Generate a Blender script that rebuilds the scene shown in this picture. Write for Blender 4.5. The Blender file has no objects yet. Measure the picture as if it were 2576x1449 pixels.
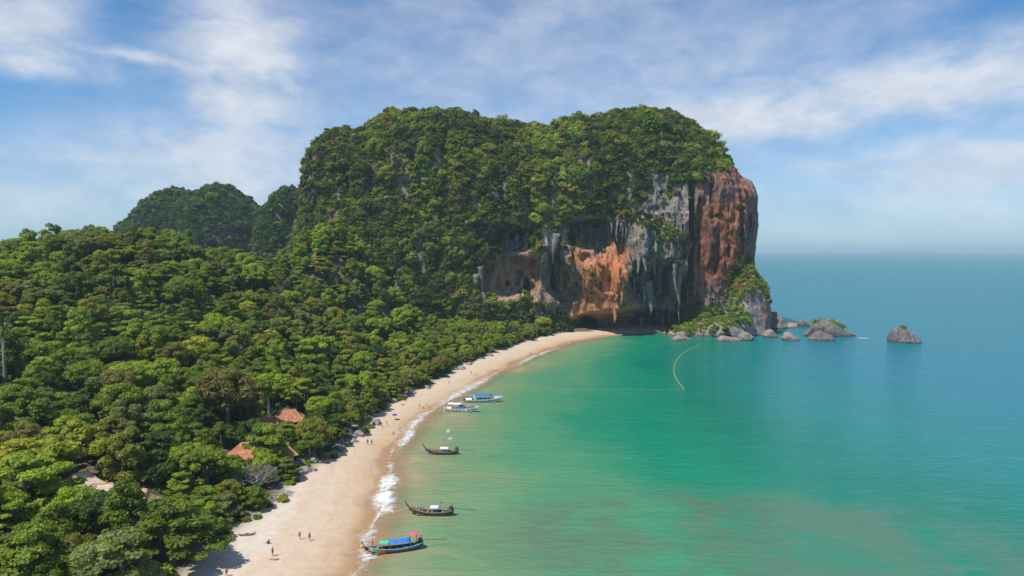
import bpy, bmesh, math, random
import numpy as np
from mathutils import Vector, Matrix, Euler
from mathutils.bvhtree import BVHTree

random.seed(7)
RNG = np.random.default_rng(7)
SC = bpy.context.scene
COL = SC.collection
R = math.radians

# ------------------------------------------------------------------ camera, sky, sun, exposure
CAM_Z = 60.0
FPX = 1024 * 24 / 36.0
PITCH = math.atan(37.0 / FPX)
cam = bpy.data.cameras.new("camera")
cam.lens = 24
cam.sensor_width = 36
cam.clip_start = 0.5
cam.clip_end = 90000
camo = bpy.data.objects.new("camera", cam)
camo.location = (0, 0, CAM_Z)
camo.rotation_euler = (math.pi / 2 - PITCH, 0, 0)
COL.objects.link(camo)
SC.camera = camo

SUN_TO = Vector((-0.52, -0.42, 1.08)).normalized()
SUN_EL = math.asin(SUN_TO.z)
SUN_ROT = math.atan2(SUN_TO.x, SUN_TO.y)
sun = bpy.data.lights.new("sun", 'SUN')
sun.energy = 3.2
sun.angle = R(0.55)
sun.color = (1.0, 0.95, 0.87)
suno = bpy.data.objects.new("sun", sun)
suno.rotation_euler = SUN_TO.to_track_quat('Z', 'Y').to_euler()
suno.location = (-200, 0, 400)
COL.objects.link(suno)
SC.view_settings.view_transform = 'Standard'
SC.view_settings.look = 'None'
SC.view_settings.exposure = 0.85
SC.view_settings.gamma = 1.0
SC.view_settings.use_curve_mapping = False
SC.cycles.max_bounces = 8
SC.cycles.transparent_max_bounces = 16
SC.cycles.volume_bounces = 0
SC.cycles.use_denoising = True
SC.cycles.sample_clamp_indirect = 6

K = 1024 / 2576.0          # photograph measured at 2576 px across


def ray(u, v):
    a = (u * K - 512) / FPX
    b = (288 - v * K) / FPX
    c, s = math.cos(PITCH), math.sin(PITCH)
    return Vector((a, c + b * s, -s + b * c))


def on_ground(u, v, z=0.0):
    d = ray(u, v)
    t = (z - CAM_Z) / d.z
    return Vector((d.x * t, d.y * t, z))


def at_depth(u, v, Y):
    d = ray(u, v)
    t = Y / d.y
    return Vector((d.x * t, Y, CAM_Z + d.z * t))


def px_m(Y):
    return K * Y / FPX       # metres per measured pixel at distance Y


# ------------------------------------------------------------------ node helpers
class NT:
    def __init__(self, tree):
        self.t = tree
        self.n = tree.nodes
        self.l = tree.links

    def new(self, kind, **kw):
        n = self.n.new(kind)
        for k, v in kw.items():
            setattr(n, k, v)
        return n

    def put(self, sock, v):
        if hasattr(v, 'is_output'):
            self.l.new(v, sock)
        elif isinstance(v, (tuple, list)):
            if len(v) == 3 and sock.type == 'RGBA':
                v = (*v, 1)
            sock.default_value = v
        else:
            sock.default_value = v

    def m(self, op, a, b=0.0, c=None, clamp=False):
        n = self.new('ShaderNodeMath', operation=op, use_clamp=clamp)
        self.put(n.inputs[0], a)
        self.put(n.inputs[1], b)
        if c is not None:
            self.put(n.inputs[2], c)
        return n.outputs[0]

    def mix(self, f, a, b, mode='MIX'):
        n = self.new('ShaderNodeMix', data_type='RGBA', blend_type=mode)
        self.put(n.inputs[0], f)
        self.put(n.inputs[6], a)
        self.put(n.inputs[7], b)
        return n.outputs[2]

    def ramp(self, f, lo, hi, a=0.0, b=1.0, smooth=True):
        n = self.new('ShaderNodeMapRange', clamp=True)
        if smooth:
            n.interpolation_type = 'SMOOTHSTEP'
        self.put(n.inputs[0], f)
        self.put(n.inputs[1], lo)
        self.put(n.inputs[2], hi)
        self.put(n.inputs[3], a)
        self.put(n.inputs[4], b)
        return n.outputs[0]

    def noise(self, vec, scale, detail=4, rough=0.55, dist=0.0, color=False):
        n = self.new('ShaderNodeTexNoise')
        self.put(n.inputs['Vector'], vec)
        self.put(n.inputs['Scale'], scale)
        self.put(n.inputs['Detail'], detail)
        self.put(n.inputs['Roughness'], rough)
        self.put(n.inputs['Distortion'], dist)
        return n.outputs['Color' if color else 'Fac']

    def mapping(self, vec, scale=(1, 1, 1), rot=(0, 0, 0), loc=(0, 0, 0)):
        n = self.new('ShaderNodeMapping')
        self.put(n.inputs['Vector'], vec)
        n.inputs['Scale'].default_value = scale
        n.inputs['Rotation'].default_value = rot
        n.inputs['Location'].default_value = loc
        return n.outputs[0]

    def pos(self):
        return self.new('ShaderNodeNewGeometry').outputs['Position']

    def attr(self, name, kind='GEOMETRY', out='Fac'):
        n = self.new('ShaderNodeAttribute', attribute_name=name, attribute_type=kind)
        return n.outputs[out]

    def bump(self, h, strength=1.0, dist=1.0, normal=None):
        n = self.new('ShaderNodeBump')
        self.put(n.inputs['Strength'], strength)
        self.put(n.inputs['Distance'], dist)
        self.put(n.inputs['Height'], h)
        if normal is not None:
            self.put(n.inputs['Normal'], normal)
        return n.outputs[0]


# ------------------------------------------------------------------ world: Nishita sky with clouds
world = bpy.data.worlds.new("World")
SC.world = world
world.use_nodes = True
W = NT(world.node_tree)
W.n.clear()
sky = W.new('ShaderNodeTexSky', sky_type='NISHITA')
sky.sun_disc = False
sky.sun_elevation = SUN_EL
sky.sun_rotation = SUN_ROT
sky.altitude = 0
sky.air_density = 1.0
sky.dust_density = 0.15
sky.ozone_density = 3.5
gen = W.new('ShaderNodeTexCoord').outputs['Generated']
sep = W.new('ShaderNodeSeparateXYZ')
W.put(sep.inputs[0], gen)
az = W.m('ARCTAN2', sep.outputs[0], sep.outputs[1])
el = W.m('ARCSINE', sep.outputs[2])
comb = W.new('ShaderNodeCombineXYZ')
W.put(comb.inputs[0], az)
W.put(comb.inputs[1], W.m('MULTIPLY', el, 1.5))
cv = comb.outputs[0]
warp = W.noise(cv, 5.0, 5, 0.6)
warp2 = W.noise(W.mapping(cv, loc=(7.3, 2.1, 4.0)), 5.0, 5, 0.6)
azw = W.m('ADD', az, W.m('MULTIPLY', W.m('SUBTRACT', warp, 0.5), 0.09))
elw = W.m('ADD', el, W.m('MULTIPLY', W.m('SUBTRACT', warp2, 0.5), 0.055))
# (u, v, half width, half height, tilt, weight) of the cloud masses
CLOUDS = [
    (610, 85, 95, 78, 0, 1.5), (640, 160, 55, 40, 0, .6), (625, 265, 85, 50, 0, 1.15),
    (110, 155, 120, 26, 0, .8), (30, 25, 110, 60, 0.3, .8), (60, 90, 90, 40, 0, .5),
    (2200, 245, 560, 50, 0.10, .85), (1880, 290, 260, 36, 0.05, .5), (1950, 125, 420, 50, 0.22, .42), (2480, 170, 260, 60, 0, .55),
    (1250, 140, 560, 230, 0, .50), (500, 410, 230, 75, 0, .6), (230, 430, 330, 60, 0.1, .35),
    (1650, 60, 400, 120, 0, .25), (2130, 480, 330, 90, 0, .42), (2520, 430, 190, 90, 0, .7), (2300, 400, 420, 30, 0, .3),
    (40, 520, 200, 40, 0, .35), (650, 440, 170, 80, 0, .4), (420, 145, 110, 9, -0.05, .5), (1100, 300, 800, 120, 0, .2),
]
tot = veil = None
for (u, v, rx, ry, tilt, wgt) in CLOUDS:
    d = ray(u, v).normalized()
    a0, e0 = math.atan2(d.x, d.y), math.asin(d.z)
    sx, sy = rx * K / FPX, ry * K / FPX
    da = W.m('SUBTRACT', azw, a0)
    de = W.m('SUBTRACT', elw, e0)
    c, s = math.cos(tilt), math.sin(tilt)
    p = W.m('ADD', W.m('MULTIPLY', da, c / sx), W.m('MULTIPLY', de, s / sx))
    q = W.m('ADD', W.m('MULTIPLY', da, -s / sy), W.m('MULTIPLY', de, c / sy))
    r2 = W.m('ADD', W.m('MULTIPLY', p, p), W.m('MULTIPLY', q, q))
    g = W.m('MULTIPLY', W.m('EXPONENT', W.m('MULTIPLY', r2, -0.9)), wgt)
    if rx >= 300 and wgt < .6:      # thin veils
        veil = g if veil is None else W.m('ADD', veil, g)
    else:
        tot = g if tot is None else W.m('ADD', tot, g)
fine = W.noise(W.mapping(cv, scale=(1, 1.5, 1)), 11.0, 10, 0.60, 0.3)
wisp = W.noise(W.mapping(cv, scale=(1, 4.0, 1), rot=(0, 0, 0.2)), 6.0, 8, 0.6, 0.6)
base = W.m('MULTIPLY', W.ramp(wisp, 0.42, 0.72), W.ramp(el, 0.30, 0.50, 0.05, 0.75))  # thicker cloud overhead, above the view, added to brighten the fill light
body = W.m('ADD', W.m('MULTIPLY', tot, W.ramp(fine, 0.30, 0.68, 0.40, 1.30)), W.m('MULTIPLY', veil, W.ramp(fine, 0.30, 0.70, 0.34, 0.66)))
dens = W.m('ADD', W.m('ADD', body, base), W.ramp(el, 0.0, 0.25, 0.12, 0.0))
dens = W.m('SUBTRACT', 1.0, W.m('EXPONENT', W.m('MULTIPLY', dens, -1.75)))
skyc = W.mix(1.0, sky.outputs[0], W.mix(W.ramp(el, 0.0, 0.22), (0.25, 0.395, 0.56), (0.175, 0.415, 0.575)), 'MULTIPLY')
cloudc = W.mix(W.ramp(W.noise(cv, 17.0, 8, 0.6), .35, .65), (3.1, 3.3, 3.7), (3.8, 3.9, 4.15))
col = W.mix(W.m('MULTIPLY', dens, 0.95), skyc, cloudc)
bg = W.new('ShaderNodeBackground')
W.put(bg.inputs[0], col)
bg.inputs[1].default_value = 0.12
wo = W.new('ShaderNodeOutputWorld')
W.l.new(bg.outputs[0], wo.inputs[0])


# ------------------------------------------------------------------ numeric noise
_perm = RNG.permutation(256)
_vals = RNG.uniform(-1, 1, 256)


def vnoise(p, seed=0):
    i = np.floor(p).astype(np.int64)
    f = p - i
    f = f * f * f * (f * (f * 6 - 15) + 10)
    out = 0
    for dx in (0, 1):
        hx = _perm[(i[:, 0] + dx + seed * 37) & 255]
        wx = f[:, 0] if dx else 1 - f[:, 0]
        for dy in (0, 1):
            hy = _perm[(hx + i[:, 1] + dy) & 255]
            wy = f[:, 1] if dy else 1 - f[:, 1]
            for dz in (0, 1):
                hz = _vals[_perm[(hy + i[:, 2] + dz) & 255]]
                wz = f[:, 2] if dz else 1 - f[:, 2]
                out = out + hz * wx * wy * wz
    return out


def fbm(p, octv=3, seed=0, gain=0.5):
    a, s, o = 1.0, 0.0, 0.0
    for k in range(octv):
        o = o + a * vnoise(p * (2.03 ** k) + 11.7 * k, seed + k)
        s += a
        a *= gain
    return o / s


def n2(x, y, scale, octv=3, seed=0):
    p = np.stack([np.ravel(x) / scale, np.ravel(y) / scale, np.full(np.size(x), 3.3 + seed)], 1)
    return fbm(p, octv, seed).reshape(np.shape(x))


def sstep(x, a, b):
    t = np.clip((x - a) / (b - a), 0, 1)
    return t * t * (3 - 2 * t)


def poly_sdf(px, py, poly):
    """signed distance, positive inside"""
    px = np.asarray(px, float)
    py = np.asarray(py, float)
    d2 = np.full(px.shape, 1e18)
    ins = np.zeros(px.shape, bool)
    n = len(poly)
    for k in range(n):
        ax, ay = poly[k]
        bx, by = poly[(k + 1) % n]
        ex, ey = bx - ax, by - ay
        wx, wy = px - ax, py - ay
        t = np.clip((wx * ex + wy * ey) / (ex * ex + ey * ey + 1e-12), 0, 1)
        d2 = np.minimum(d2, (wx - ex * t) ** 2 + (wy - ey * t) ** 2)
        if by != ay:
            cnd = ((ay <= py) & (by > py)) | ((by <= py) & (ay > py))
            xi = ax + (py - ay) / (by - ay) * ex
            ins ^= cnd & (px < xi)
    d = np.sqrt(d2)
    return np.where(ins, d, -d)


# ------------------------------------------------------------------ object helpers
def tag(o, label=None, cat=None, group=None, kind=None):
    if label:
        o['label'] = label
    if cat:
        o['category'] = cat
    if group:
        o['group'] = group
    if kind:
        o['kind'] = kind
    return o


def mesh_np(name, V, F, smooth=False, attrs=None, mat=None):
    """V (n,3), F (m,k) arrays -> mesh"""
    me = bpy.data.meshes.new(name)
    V = np.asarray(V, np.float32)
    F = np.asarray(F, np.int32)
    k = F.shape[1]
    me.vertices.add(len(V))
    me.vertices.foreach_set('co', V.ravel())
    me.loops.add(F.size)
    me.loops.foreach_set('vertex_index', F.ravel())
    me.polygons.add(len(F))
    me.polygons.foreach_set('loop_start', np.arange(0, F.size, k, dtype=np.int32))
    me.update(calc_edges=True)
    me.validate()
    if smooth:
        me.polygons.foreach_set('use_smooth', np.ones(len(me.polygons), bool))
    for an, av in (attrs or {}).items():
        av = np.asarray(av, np.float32)
        if av.ndim == 1:
            a = me.attributes.new(an, 'FLOAT', 'POINT')
            a.data.foreach_set('value', av)
        else:
            a = me.attributes.new(an, 'FLOAT_COLOR', 'POINT')
            a.data.foreach_set('color', np.concatenate([av, np.ones((len(av), 1), np.float32)], 1).ravel())
    if mat:
        me.materials.append(mat)
    return me


def link(name, me, parent=None, loc=None):
    o = bpy.data.objects.new(name, me)
    COL.objects.link(o)
    if parent is not None:
        o.parent = parent
    if loc is not None:
        o.location = loc
    return o


def empty(name, loc, rz=0.0):
    o = bpy.data.objects.new(name, None)
    o.empty_display_size = 0.5
    COL.objects.link(o)
    o.location = loc
    o.rotation_euler = (0, 0, rz)
    return o


class MB:
    """collects simple shapes into one mesh"""

    def __init__(self):
        self.v = []
        self.f = []

    def add(self, vs, fs):
        o = len(self.v)
        self.v += [tuple(x) for x in vs]
        self.f += [tuple(i + o for i in f) for f in fs]

    def box(self, c, s, rz=0.0, taper=1.0):
        x, y, z = (q / 2 for q in s)
        vs = []
        for dz in (-1, 1):
            k = taper if dz > 0 else 1.0
            for dx, dy in ((-1, -1), (1, -1), (1, 1), (-1, 1)):
                a, b = dx * x * k, dy * y * k
                vs.append((c[0] + a * math.cos(rz) - b * math.sin(rz), c[1] + a * math.sin(rz) + b * math.cos(rz), c[2] + dz * z))
        self.add(vs, [(3, 2, 1, 0), (4, 5, 6, 7), (0, 1, 5, 4), (1, 2, 6, 5), (2, 3, 7, 6), (3, 0, 4, 7)])

    def tube(self, pts, rad, n=8, cap=True):
        pts = [Vector(p) for p in pts]
        if not hasattr(rad, '__len__'):
            rad = [rad] * len(pts)
        vs, fs = [], []
        for i, p in enumerate(pts):
            t = (pts[min(i + 1, len(pts) - 1)] - pts[max(i - 1, 0)]).normalized()
            a = t.cross(Vector((0, 0, 1)))
            if a.length < 1e-3:
                a = Vector((1, 0, 0))
            a.normalize()
            b = t.cross(a)
            for k in range(n):
                q = 2 * math.pi * k / n
                vs.append(p + (a * math.cos(q) + b * math.sin(q)) * rad[i])
        for i in range(len(pts) - 1):
            for k in range(n):
                k2 = (k + 1) % n
                fs.append((i * n + k, i * n + k2, (i + 1) * n + k2, (i + 1) * n + k))
        if cap:
            fs.append(tuple(range(n - 1, -1, -1)))
            fs.append(tuple((len(pts) - 1) * n + k for k in range(n)))
        self.add(vs, fs)

    def loft(self, secs, close=False, cap=False):
        n = len(secs[0])
        vs = [p for s in secs for p in s]
        fs = []
        m = n if close else n - 1
        for i in range(len(secs) - 1):
            for k in range(m):
                k2 = (k + 1) % n
                fs.append((i * n + k, i * n + k2, (i + 1) * n + k2, (i + 1) * n + k))
        if cap:
            fs.append(tuple(range(n - 1, -1, -1)))
            fs.append(tuple((len(secs) - 1) * n + k for k in range(n)))
        self.add(vs, fs)

    def ball(self, c, s, nu=10, nv=7):
        if not hasattr(s, '__len__'):
            s = (s, s, s)
        secs = []
        for j in range(nv + 1):
            a = math.pi * j / nv
            rr = max(math.sin(a), 0.02)
            secs.append([(c[0] + s[0] * rr * math.cos(2 * math.pi * k / nu), c[1] + s[1] * rr * math.sin(2 * math.pi * k / nu), c[2] - s[2] * math.cos(a)) for k in range(nu)])
        self.loft(secs, close=True, cap=True)

    def mesh(self, name, mat=None, smooth=False):
        me = bpy.data.meshes.new(name)
        me.from_pydata(self.v, [], self.f)
        bm = bmesh.new()
        bm.from_mesh(me)
        bmesh.ops.recalc_face_normals(bm, faces=bm.faces)
        bm.to_mesh(me)
        bm.free()
        if smooth:
            for p in me.polygons:
                p.use_smooth = True
        if mat:
            me.materials.append(mat)
        return me

    def build(self, name, mat, parent=None, smooth=False, loc=None):
        return link(name, self.mesh(name, mat, smooth), parent, loc)


# ------------------------------------------------------------------ materials
MATS = {}


def newmat(name):
    m = bpy.data.materials.new(name)
    m.use_nodes = True
    t = NT(m.node_tree)
    t.n.clear()
    out = t.new('ShaderNodeOutputMaterial')
    return m, t, out


def simple(name, color, rough=0.6, var=0.18, scale=1.5, metal=0.0, bump=0.0):
    if name in MATS:
        return MATS[name]
    m, t, out = newmat(name)
    co = t.new('ShaderNodeTexCoord').outputs['Object']
    n = t.noise(co, scale, 5, 0.6)
    dark = tuple(c * (1 - var) for c in color)
    lite = tuple(min(1, c * (1 + var)) for c in color)
    b = t.new('ShaderNodeBsdfPrincipled')
    t.put(b.inputs['Base Color'], t.mix(t.ramp(n, .3, .7), dark, lite))
    b.inputs['Roughness'].default_value = rough
    b.inputs['Metallic'].default_value = metal
    if bump:
        t.put(b.inputs['Normal'], t.bump(t.noise(co, scale * 6, 4), bump, 0.1))
    t.l.new(b.outputs[0], out.inputs[0])
    MATS[name] = m
    return m


def leaf_material(name, kind):
    """kind OBJECT: hue from the object's own colour; INSTANCER: from the scattered plant"""
    m, t, out = newmat(name)
    if kind == 'OBJECT':
        base = t.new('ShaderNodeObjectInfo').outputs['Color']
    else:
        base = t.attr('tint', 'INSTANCER', 'Color')
    lv = t.attr('leaf', 'GEOMETRY', 'Fac')
    f = t.ramp(lv, 0, 1, 0.60, 1.45, smooth=False)
    cc = t.new('ShaderNodeCombineXYZ')
    t.put(cc.inputs[0], t.m('MULTIPLY', f, t.ramp(lv, 0, 1, 0.92, 1.14, False)))
    t.put(cc.inputs[1], f)
    t.put(cc.inputs[2], t.m('MULTIPLY', f, 0.95))
    colr = t.mix(1.0, base, cc.outputs[0], 'MULTIPLY')
    d = t.new('ShaderNodeBsdfPrincipled')
    t.put(d.inputs['Base Color'], colr)
    d.inputs['Roughness'].default_value = 0.55
    d.inputs['Specular IOR Level'].default_value = 0.25
    tr = t.new('ShaderNodeBsdfTranslucent')
    t.put(tr.inputs[0], t.mix(1.0, colr, (1.25, 1.3, 0.6), 'MULTIPLY'))
    ms = t.new('ShaderNodeMixShader')
    ms.inputs[0].default_value = 0.46
    t.l.new(d.outputs[0], ms.inputs[1])
    t.l.new(tr.outputs[0], ms.inputs[2])
    t.l.new(ms.outputs[0], out.inputs[0])
    return m


LEAF_OBJ = leaf_material("leaves_single", 'OBJECT')
LEAF_INS = leaf_material("leaves_scattered", 'INSTANCER')
BARK = simple("bark", (0.16, 0.13, 0.10), 0.9, 0.35, 2.0)
BARK_PALE = simple("pale_bark", (0.20, 0.175, 0.15), 0.9, 0.3, 2.0)


def sand_material():
    m, t, out = newmat("sand")
    p = t.pos()
    s = t.new('ShaderNodeSeparateXYZ')
    t.put(s.inputs[0], p)
    n1 = t.noise(p, 0.045, 5, 0.6)
    n3 = t.noise(p, 0.5, 6, 0.65)
    n4 = t.noise(p, 4.0, 4, 0.6)
    sd = t.attr('shore')
    wob = t.m('ADD', sd, t.m('MULTIPLY', t.m('SUBTRACT', n1, 0.5), 9.0))
    wob = t.m('ADD', wob, t.m('MULTIPLY', t.m('SUBTRACT', n3, 0.5), 2.0))
    dry = t.mix(t.ramp(n3, .3, .7), (0.465, 0.360, 0.258), (0.51, 0.408, 0.308))
    upper = t.mix(t.ramp(n3, .3, .7), (0.475, 0.405, 0.335), (0.54, 0.475, 0.405))
    damp = t.mix(t.ramp(n3, .3, .7), (0.43, 0.305, 0.195), (0.47, 0.35, 0.235))
    wet = (0.335, 0.20, 0.10)
    c = t.mix(t.ramp(wob, 4, 13), damp, dry)
    c = t.mix(t.ramp(wob, 17, 21), c, upper)
    c = t.mix(t.ramp(wob, 0.5, 5.5), wet, c)
    c = t.mix(t.m('MULTIPLY', t.ramp(n4, .55, .75), 0.18), c, (0.42, 0.33, 0.25))
    tv = t.new('ShaderNodeCombineXYZ')
    t.put(tv.inputs[0], t.m('MULTIPLY', wob, 0.55))
    t.put(tv.inputs[1], t.m('MULTIPLY', s.outputs[1], 0.035))
    tl = t.noise(tv.outputs[0], 1.0, 5, 0.6, 0.3)
    c = t.mix(t.m('MULTIPLY', t.ramp(tl, .54, .68), .30), c, (0.33, 0.225, 0.14))
    c = t.mix(t.m('MULTIPLY', t.ramp(tl, .44, .30), .35), c, (0.56, 0.48, 0.39))
    foot = t.noise(p, 1.3, 3, 0.7)
    c = t.mix(t.m('MULTIPLY', t.m('MULTIPLY', t.ramp(foot, .60, .70), t.ramp(wob, 6, 12)), .38), c, (0.30, 0.22, 0.155))
    # leaf litter and soil under the trees
    veg = t.attr('forest')
    soil = t.mix(t.ramp(n3, .3, .7), (0.075, 0.06, 0.035), (0.16, 0.125, 0.08))
    vw = t.m('ADD', veg, t.m('MULTIPLY', t.m('SUBTRACT', n3, 0.5), 5.0))
    c = t.mix(t.ramp(vw, -1.5, 4.0), c, soil)
    b = t.new('ShaderNodeBsdfPrincipled')
    t.put(b.inputs['Base Color'], c)
    t.put(b.inputs['Roughness'], t.ramp(wob, 0, 6, 0.45, 0.95))
    b.inputs['Specular IOR Level'].default_value = 0.3
    h = t.m('ADD', t.m('MULTIPLY', n3, 0.6), t.m('MULTIPLY', n4, 0.15))
    t.put(b.inputs['Normal'], t.bump(h, 0.5, 0.25))
    t.l.new(b.outputs[0], out.inputs[0])
    return m


def sea_material():
    m, t, out = newmat("sea_water")
    p = t.pos()
    sd = t.attr('shoal')                 # metres from the sand's edge
    reef = t.attr('reef')
    nbig = t.noise(p, 0.012, 5, 0.6)
    nmid = t.noise(t.mapping(p, scale=(0.05, 0.11, 0.1), rot=(0, 0, 0.35)), 1.0, 6, 0.65, 0.6)
    d = t.m('ADD', sd, t.m('MULTIPLY', t.m('SUBTRACT', nbig, 0.5), 70.0))
    d = t.m('ADD', d, t.m('MULTIPLY', t.m('SUBTRACT', nmid, 0.5), 30.0))
    d = t.m('MAXIMUM', t.m('MINIMUM', d, t.m('MULTIPLY', sd, 2.2)), 0.0)
    cr = t.new('ShaderNodeValToRGB')
    e = cr.color_ramp
    e.interpolation = 'EASE'
    stops = [(0.0, (0.33, 0.265, 0.155)), (0.03, (0.215, 0.240, 0.130)), (0.08, (0.135, 0.235, 0.115)), (0.17, (0.062, 0.225, 0.118)),
             (0.30, (0.004, 0.190, 0.108)), (0.46, (0.000, 0.150, 0.102)), (0.70, (0.000, 0.158, 0.158)), (1.0, (0.001, 0.145, 0.200))]
    e.elements[0].position, e.elements[0].color = stops[0][0], (*stops[0][1], 1)
    e.elements[1].position, e.elements[1].color = stops[-1][0], (*stops[-1][1], 1)
    for q, c in stops[1:-1]:
        x = e.elements.new(q)
        x.color = (*c, 1)
    ys = t.new('ShaderNodeSeparateXYZ')
    t.put(ys.inputs[0], p)
    t.put(cr.inputs[0], t.m('DIVIDE', d, t.ramp(ys.outputs[1], 90, 420, 290.0, 150.0)))
    c = cr.outputs[0]
    rn = t.noise(p, 0.05, 5, 0.62, 0.5)
    rf = t.m('MULTIPLY', reef, t.ramp(rn, 0.30, 0.58), clamp=True)
    c = t.mix(t.m('MULTIPLY', rf, .68), c, (0.090, 0.138, 0.090))
    # wind ripples
    w1 = t.noise(t.mapping(p, scale=(0.16, 0.42, 0.3), rot=(0, 0, 0.30)), 1.0, 5, 0.6, 0.5)
    w2 = t.noise(t.mapping(p, scale=(0.6, 1.3, 0.8), rot=(0, 0, 0.12)), 1.0, 3, 0.6, 0.3)
    w3 = t.noise(t.mapping(p, scale=(0.022, 0.085, 0.05), rot=(0, 0, 0.42)), 1.0, 6, 0.62, 0.8)
    c = t.mix(t.m('MULTIPLY', t.m('MULTIPLY', t.ramp(w1, .42, .70), t.ramp(w3, .35, .65)), 0.20), c, t.mix(0.5, c, (0.12, 0.36, 0.30)))  # paler ripple streaks painted into the colour, standing in for reflected sky
    h = t.m('ADD', t.m('ADD', t.m('MULTIPLY', w1, 0.75), t.m('MULTIPLY', w2, 0.22)), t.m('MULTIPLY', w3, 1.1))
    nrm = t.bump(h, 0.50, 1.0)
    df = t.new('ShaderNodeBsdfDiffuse')
    t.put(df.inputs['Color'], c)
    t.put(df.inputs['Normal'], nrm)
    gl = t.new('ShaderNodeBsdfGlossy')
    gl.inputs['Roughness'].default_value = 0.07
    t.put(gl.inputs['Normal'], nrm)
    fr_ = t.new('ShaderNodeFresnel')
    fr_.inputs['IOR'].default_value = 1.33
    t.put(fr_.inputs['Normal'], nrm)
    b = t.new('ShaderNodeMixShader')
    t.put(b.inputs[0], t.m('MINIMUM', t.m('MULTIPLY', fr_.outputs[0], 0.85), 0.33))
    t.l.new(df.outputs[0], b.inputs[1])
    t.l.new(gl.outputs[0], b.inputs[2])
    tr = t.new('ShaderNodeBsdfTransparent')
    ms = t.new('ShaderNodeMixShader')
    edge = t.m('ADD', sd, t.m('MULTIPLY', t.m('SUBTRACT', nmid, 0.5), 5.0))
    t.put(ms.inputs[0], t.ramp(edge, 0.0, 9.0, 0.15, 1.0))
    t.l.new(tr.outputs[0], ms.inputs[1])
    t.l.new(b.outputs[0], ms.inputs[2])
    t.l.new(ms.outputs[0], out.inputs[0])
    return m


def foam_material():
    m, t, out = newmat("sea_foam")
    p = t.pos()
    a = t.attr('foam')
    n = t.noise(p, 0.55, 7, 0.68, 0.6)
    n5 = t.noise(p, 2.4, 4, 0.6)
    k = t.m('ADD', n, t.m('MULTIPLY', t.m('SUBTRACT', n5, 0.5), 0.25))
    al = t.ramp(t.m('ADD', t.m('MULTIPLY', a, 0.50), t.m('MULTIPLY', k, 1.0)), 0.70, 1.18)
    b = t.new('ShaderNodeBsdfPrincipled')
    b.inputs['Base Color'].default_value = (0.66, 0.65, 0.63, 1)
    b.inputs['Roughness'].default_value = 0.9
    t.put(b.inputs['Normal'], t.bump(k, 0.5, 0.4))
    tr = t.new('ShaderNodeBsdfTransparent')
    ms = t.new('ShaderNodeMixShader')
    t.put(ms.inputs[0], al)
    t.l.new(tr.outputs[0], ms.inputs[1])
    t.l.new(b.outputs[0], ms.inputs[2])
    t.l.new(ms.outputs[0], out.inputs[0])
    return m


def rock_material(name, fallback=None):
    """limestone: colour from the stain attribute, streaks and pits on top"""
    m, t, out = newmat(name)
    co = t.pos()
    base = t.attr('stone_color', 'GEOMETRY', 'Color') if fallback is None else None
    st = t.noise(t.mapping(co, scale=(0.45, 0.45, 0.06)), 1.0, 6, 0.65, 0.4)
    bl = t.noise(co, 0.35, 7, 0.65)
    fi = t.noise(co, 1.7, 5, 0.6)
    s2 = t.noise(t.mapping(co, scale=(1.1, 1.1, 0.07)), 1.0, 5, 0.7, 0.5)
    if fallback:
        base = t.mix(t.ramp(bl, .3, .7), tuple(c * .7 for c in fallback), tuple(c * 1.3 for c in fallback))
    c = t.mix(t.m('MULTIPLY', t.ramp(st, .52, .72), .55), base, t.mix(1.0, base, (0.28, 0.27, 0.28), 'MULTIPLY'))
    c = t.mix(t.m('MULTIPLY', t.ramp(st, .50, .28), .45), c, t.mix(0.45, c, (0.48, 0.45, 0.42)))
    c = t.mix(t.m('MULTIPLY', t.ramp(s2, .54, .66), .60), c, t.mix(1.0, c, (0.30, 0.27, 0.26), 'MULTIPLY'))
    c = t.mix(t.m('MULTIPLY', t.ramp(s2, .42, .32), .35), c, t.mix(0.4, c, (0.52, 0.42, 0.34)))
    c = t.mix(t.m('MULTIPLY', t.ramp(bl, .55, .75), .5), c, t.mix(1.0, c, (0.45, 0.42, 0.42), 'MULTIPLY'))
    zz = t.new('ShaderNodeSeparateXYZ')
    t.put(zz.inputs[0], co)
    c = t.mix(t.ramp(t.m('ADD', zz.outputs[2], t.m('MULTIPLY', bl, 1.5)), 1.2, 2.4, .75, 0.0), c, (0.05, 0.042, 0.03))   # weed and wet stone at the tide line
    b = t.new('ShaderNodeBsdfPrincipled')
    t.put(b.inputs['Base Color'], c)
    b.inputs['Roughness'].default_value = 0.92
    b.inputs['Specular IOR Level'].default_value = 0.2
    h = t.m('ADD', t.m('ADD', t.m('MULTIPLY', st, 1.6), t.m('MULTIPLY', bl, 1.4)), t.m('MULTIPLY', fi, .5))
    t.put(b.inputs['Normal'], t.bump(h, 0.9, 1.3))
    t.l.new(b.outputs[0], out.inputs[0])
    return m


SAND = sand_material()
SEA = sea_material()
FOAM = foam_material()
ROCK = rock_material("limestone")
ROCK_GREY = rock_material("grey_limestone", (0.20, 0.175, 0.16))
ROCK_WARM = rock_material("warm_limestone", (0.31, 0.25, 0.205))
ROCK_DRY = simple("dry_boulder", (0.21, 0.185, 0.175), .9, .45, 1.2, bump=.5)
ROCK_TAN = rock_material("stalactite_stone", (0.25, 0.21, 0.18))
ROCK_ORANGE = rock_material("orange_stone", (0.44, 0.18, 0.08))

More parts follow.
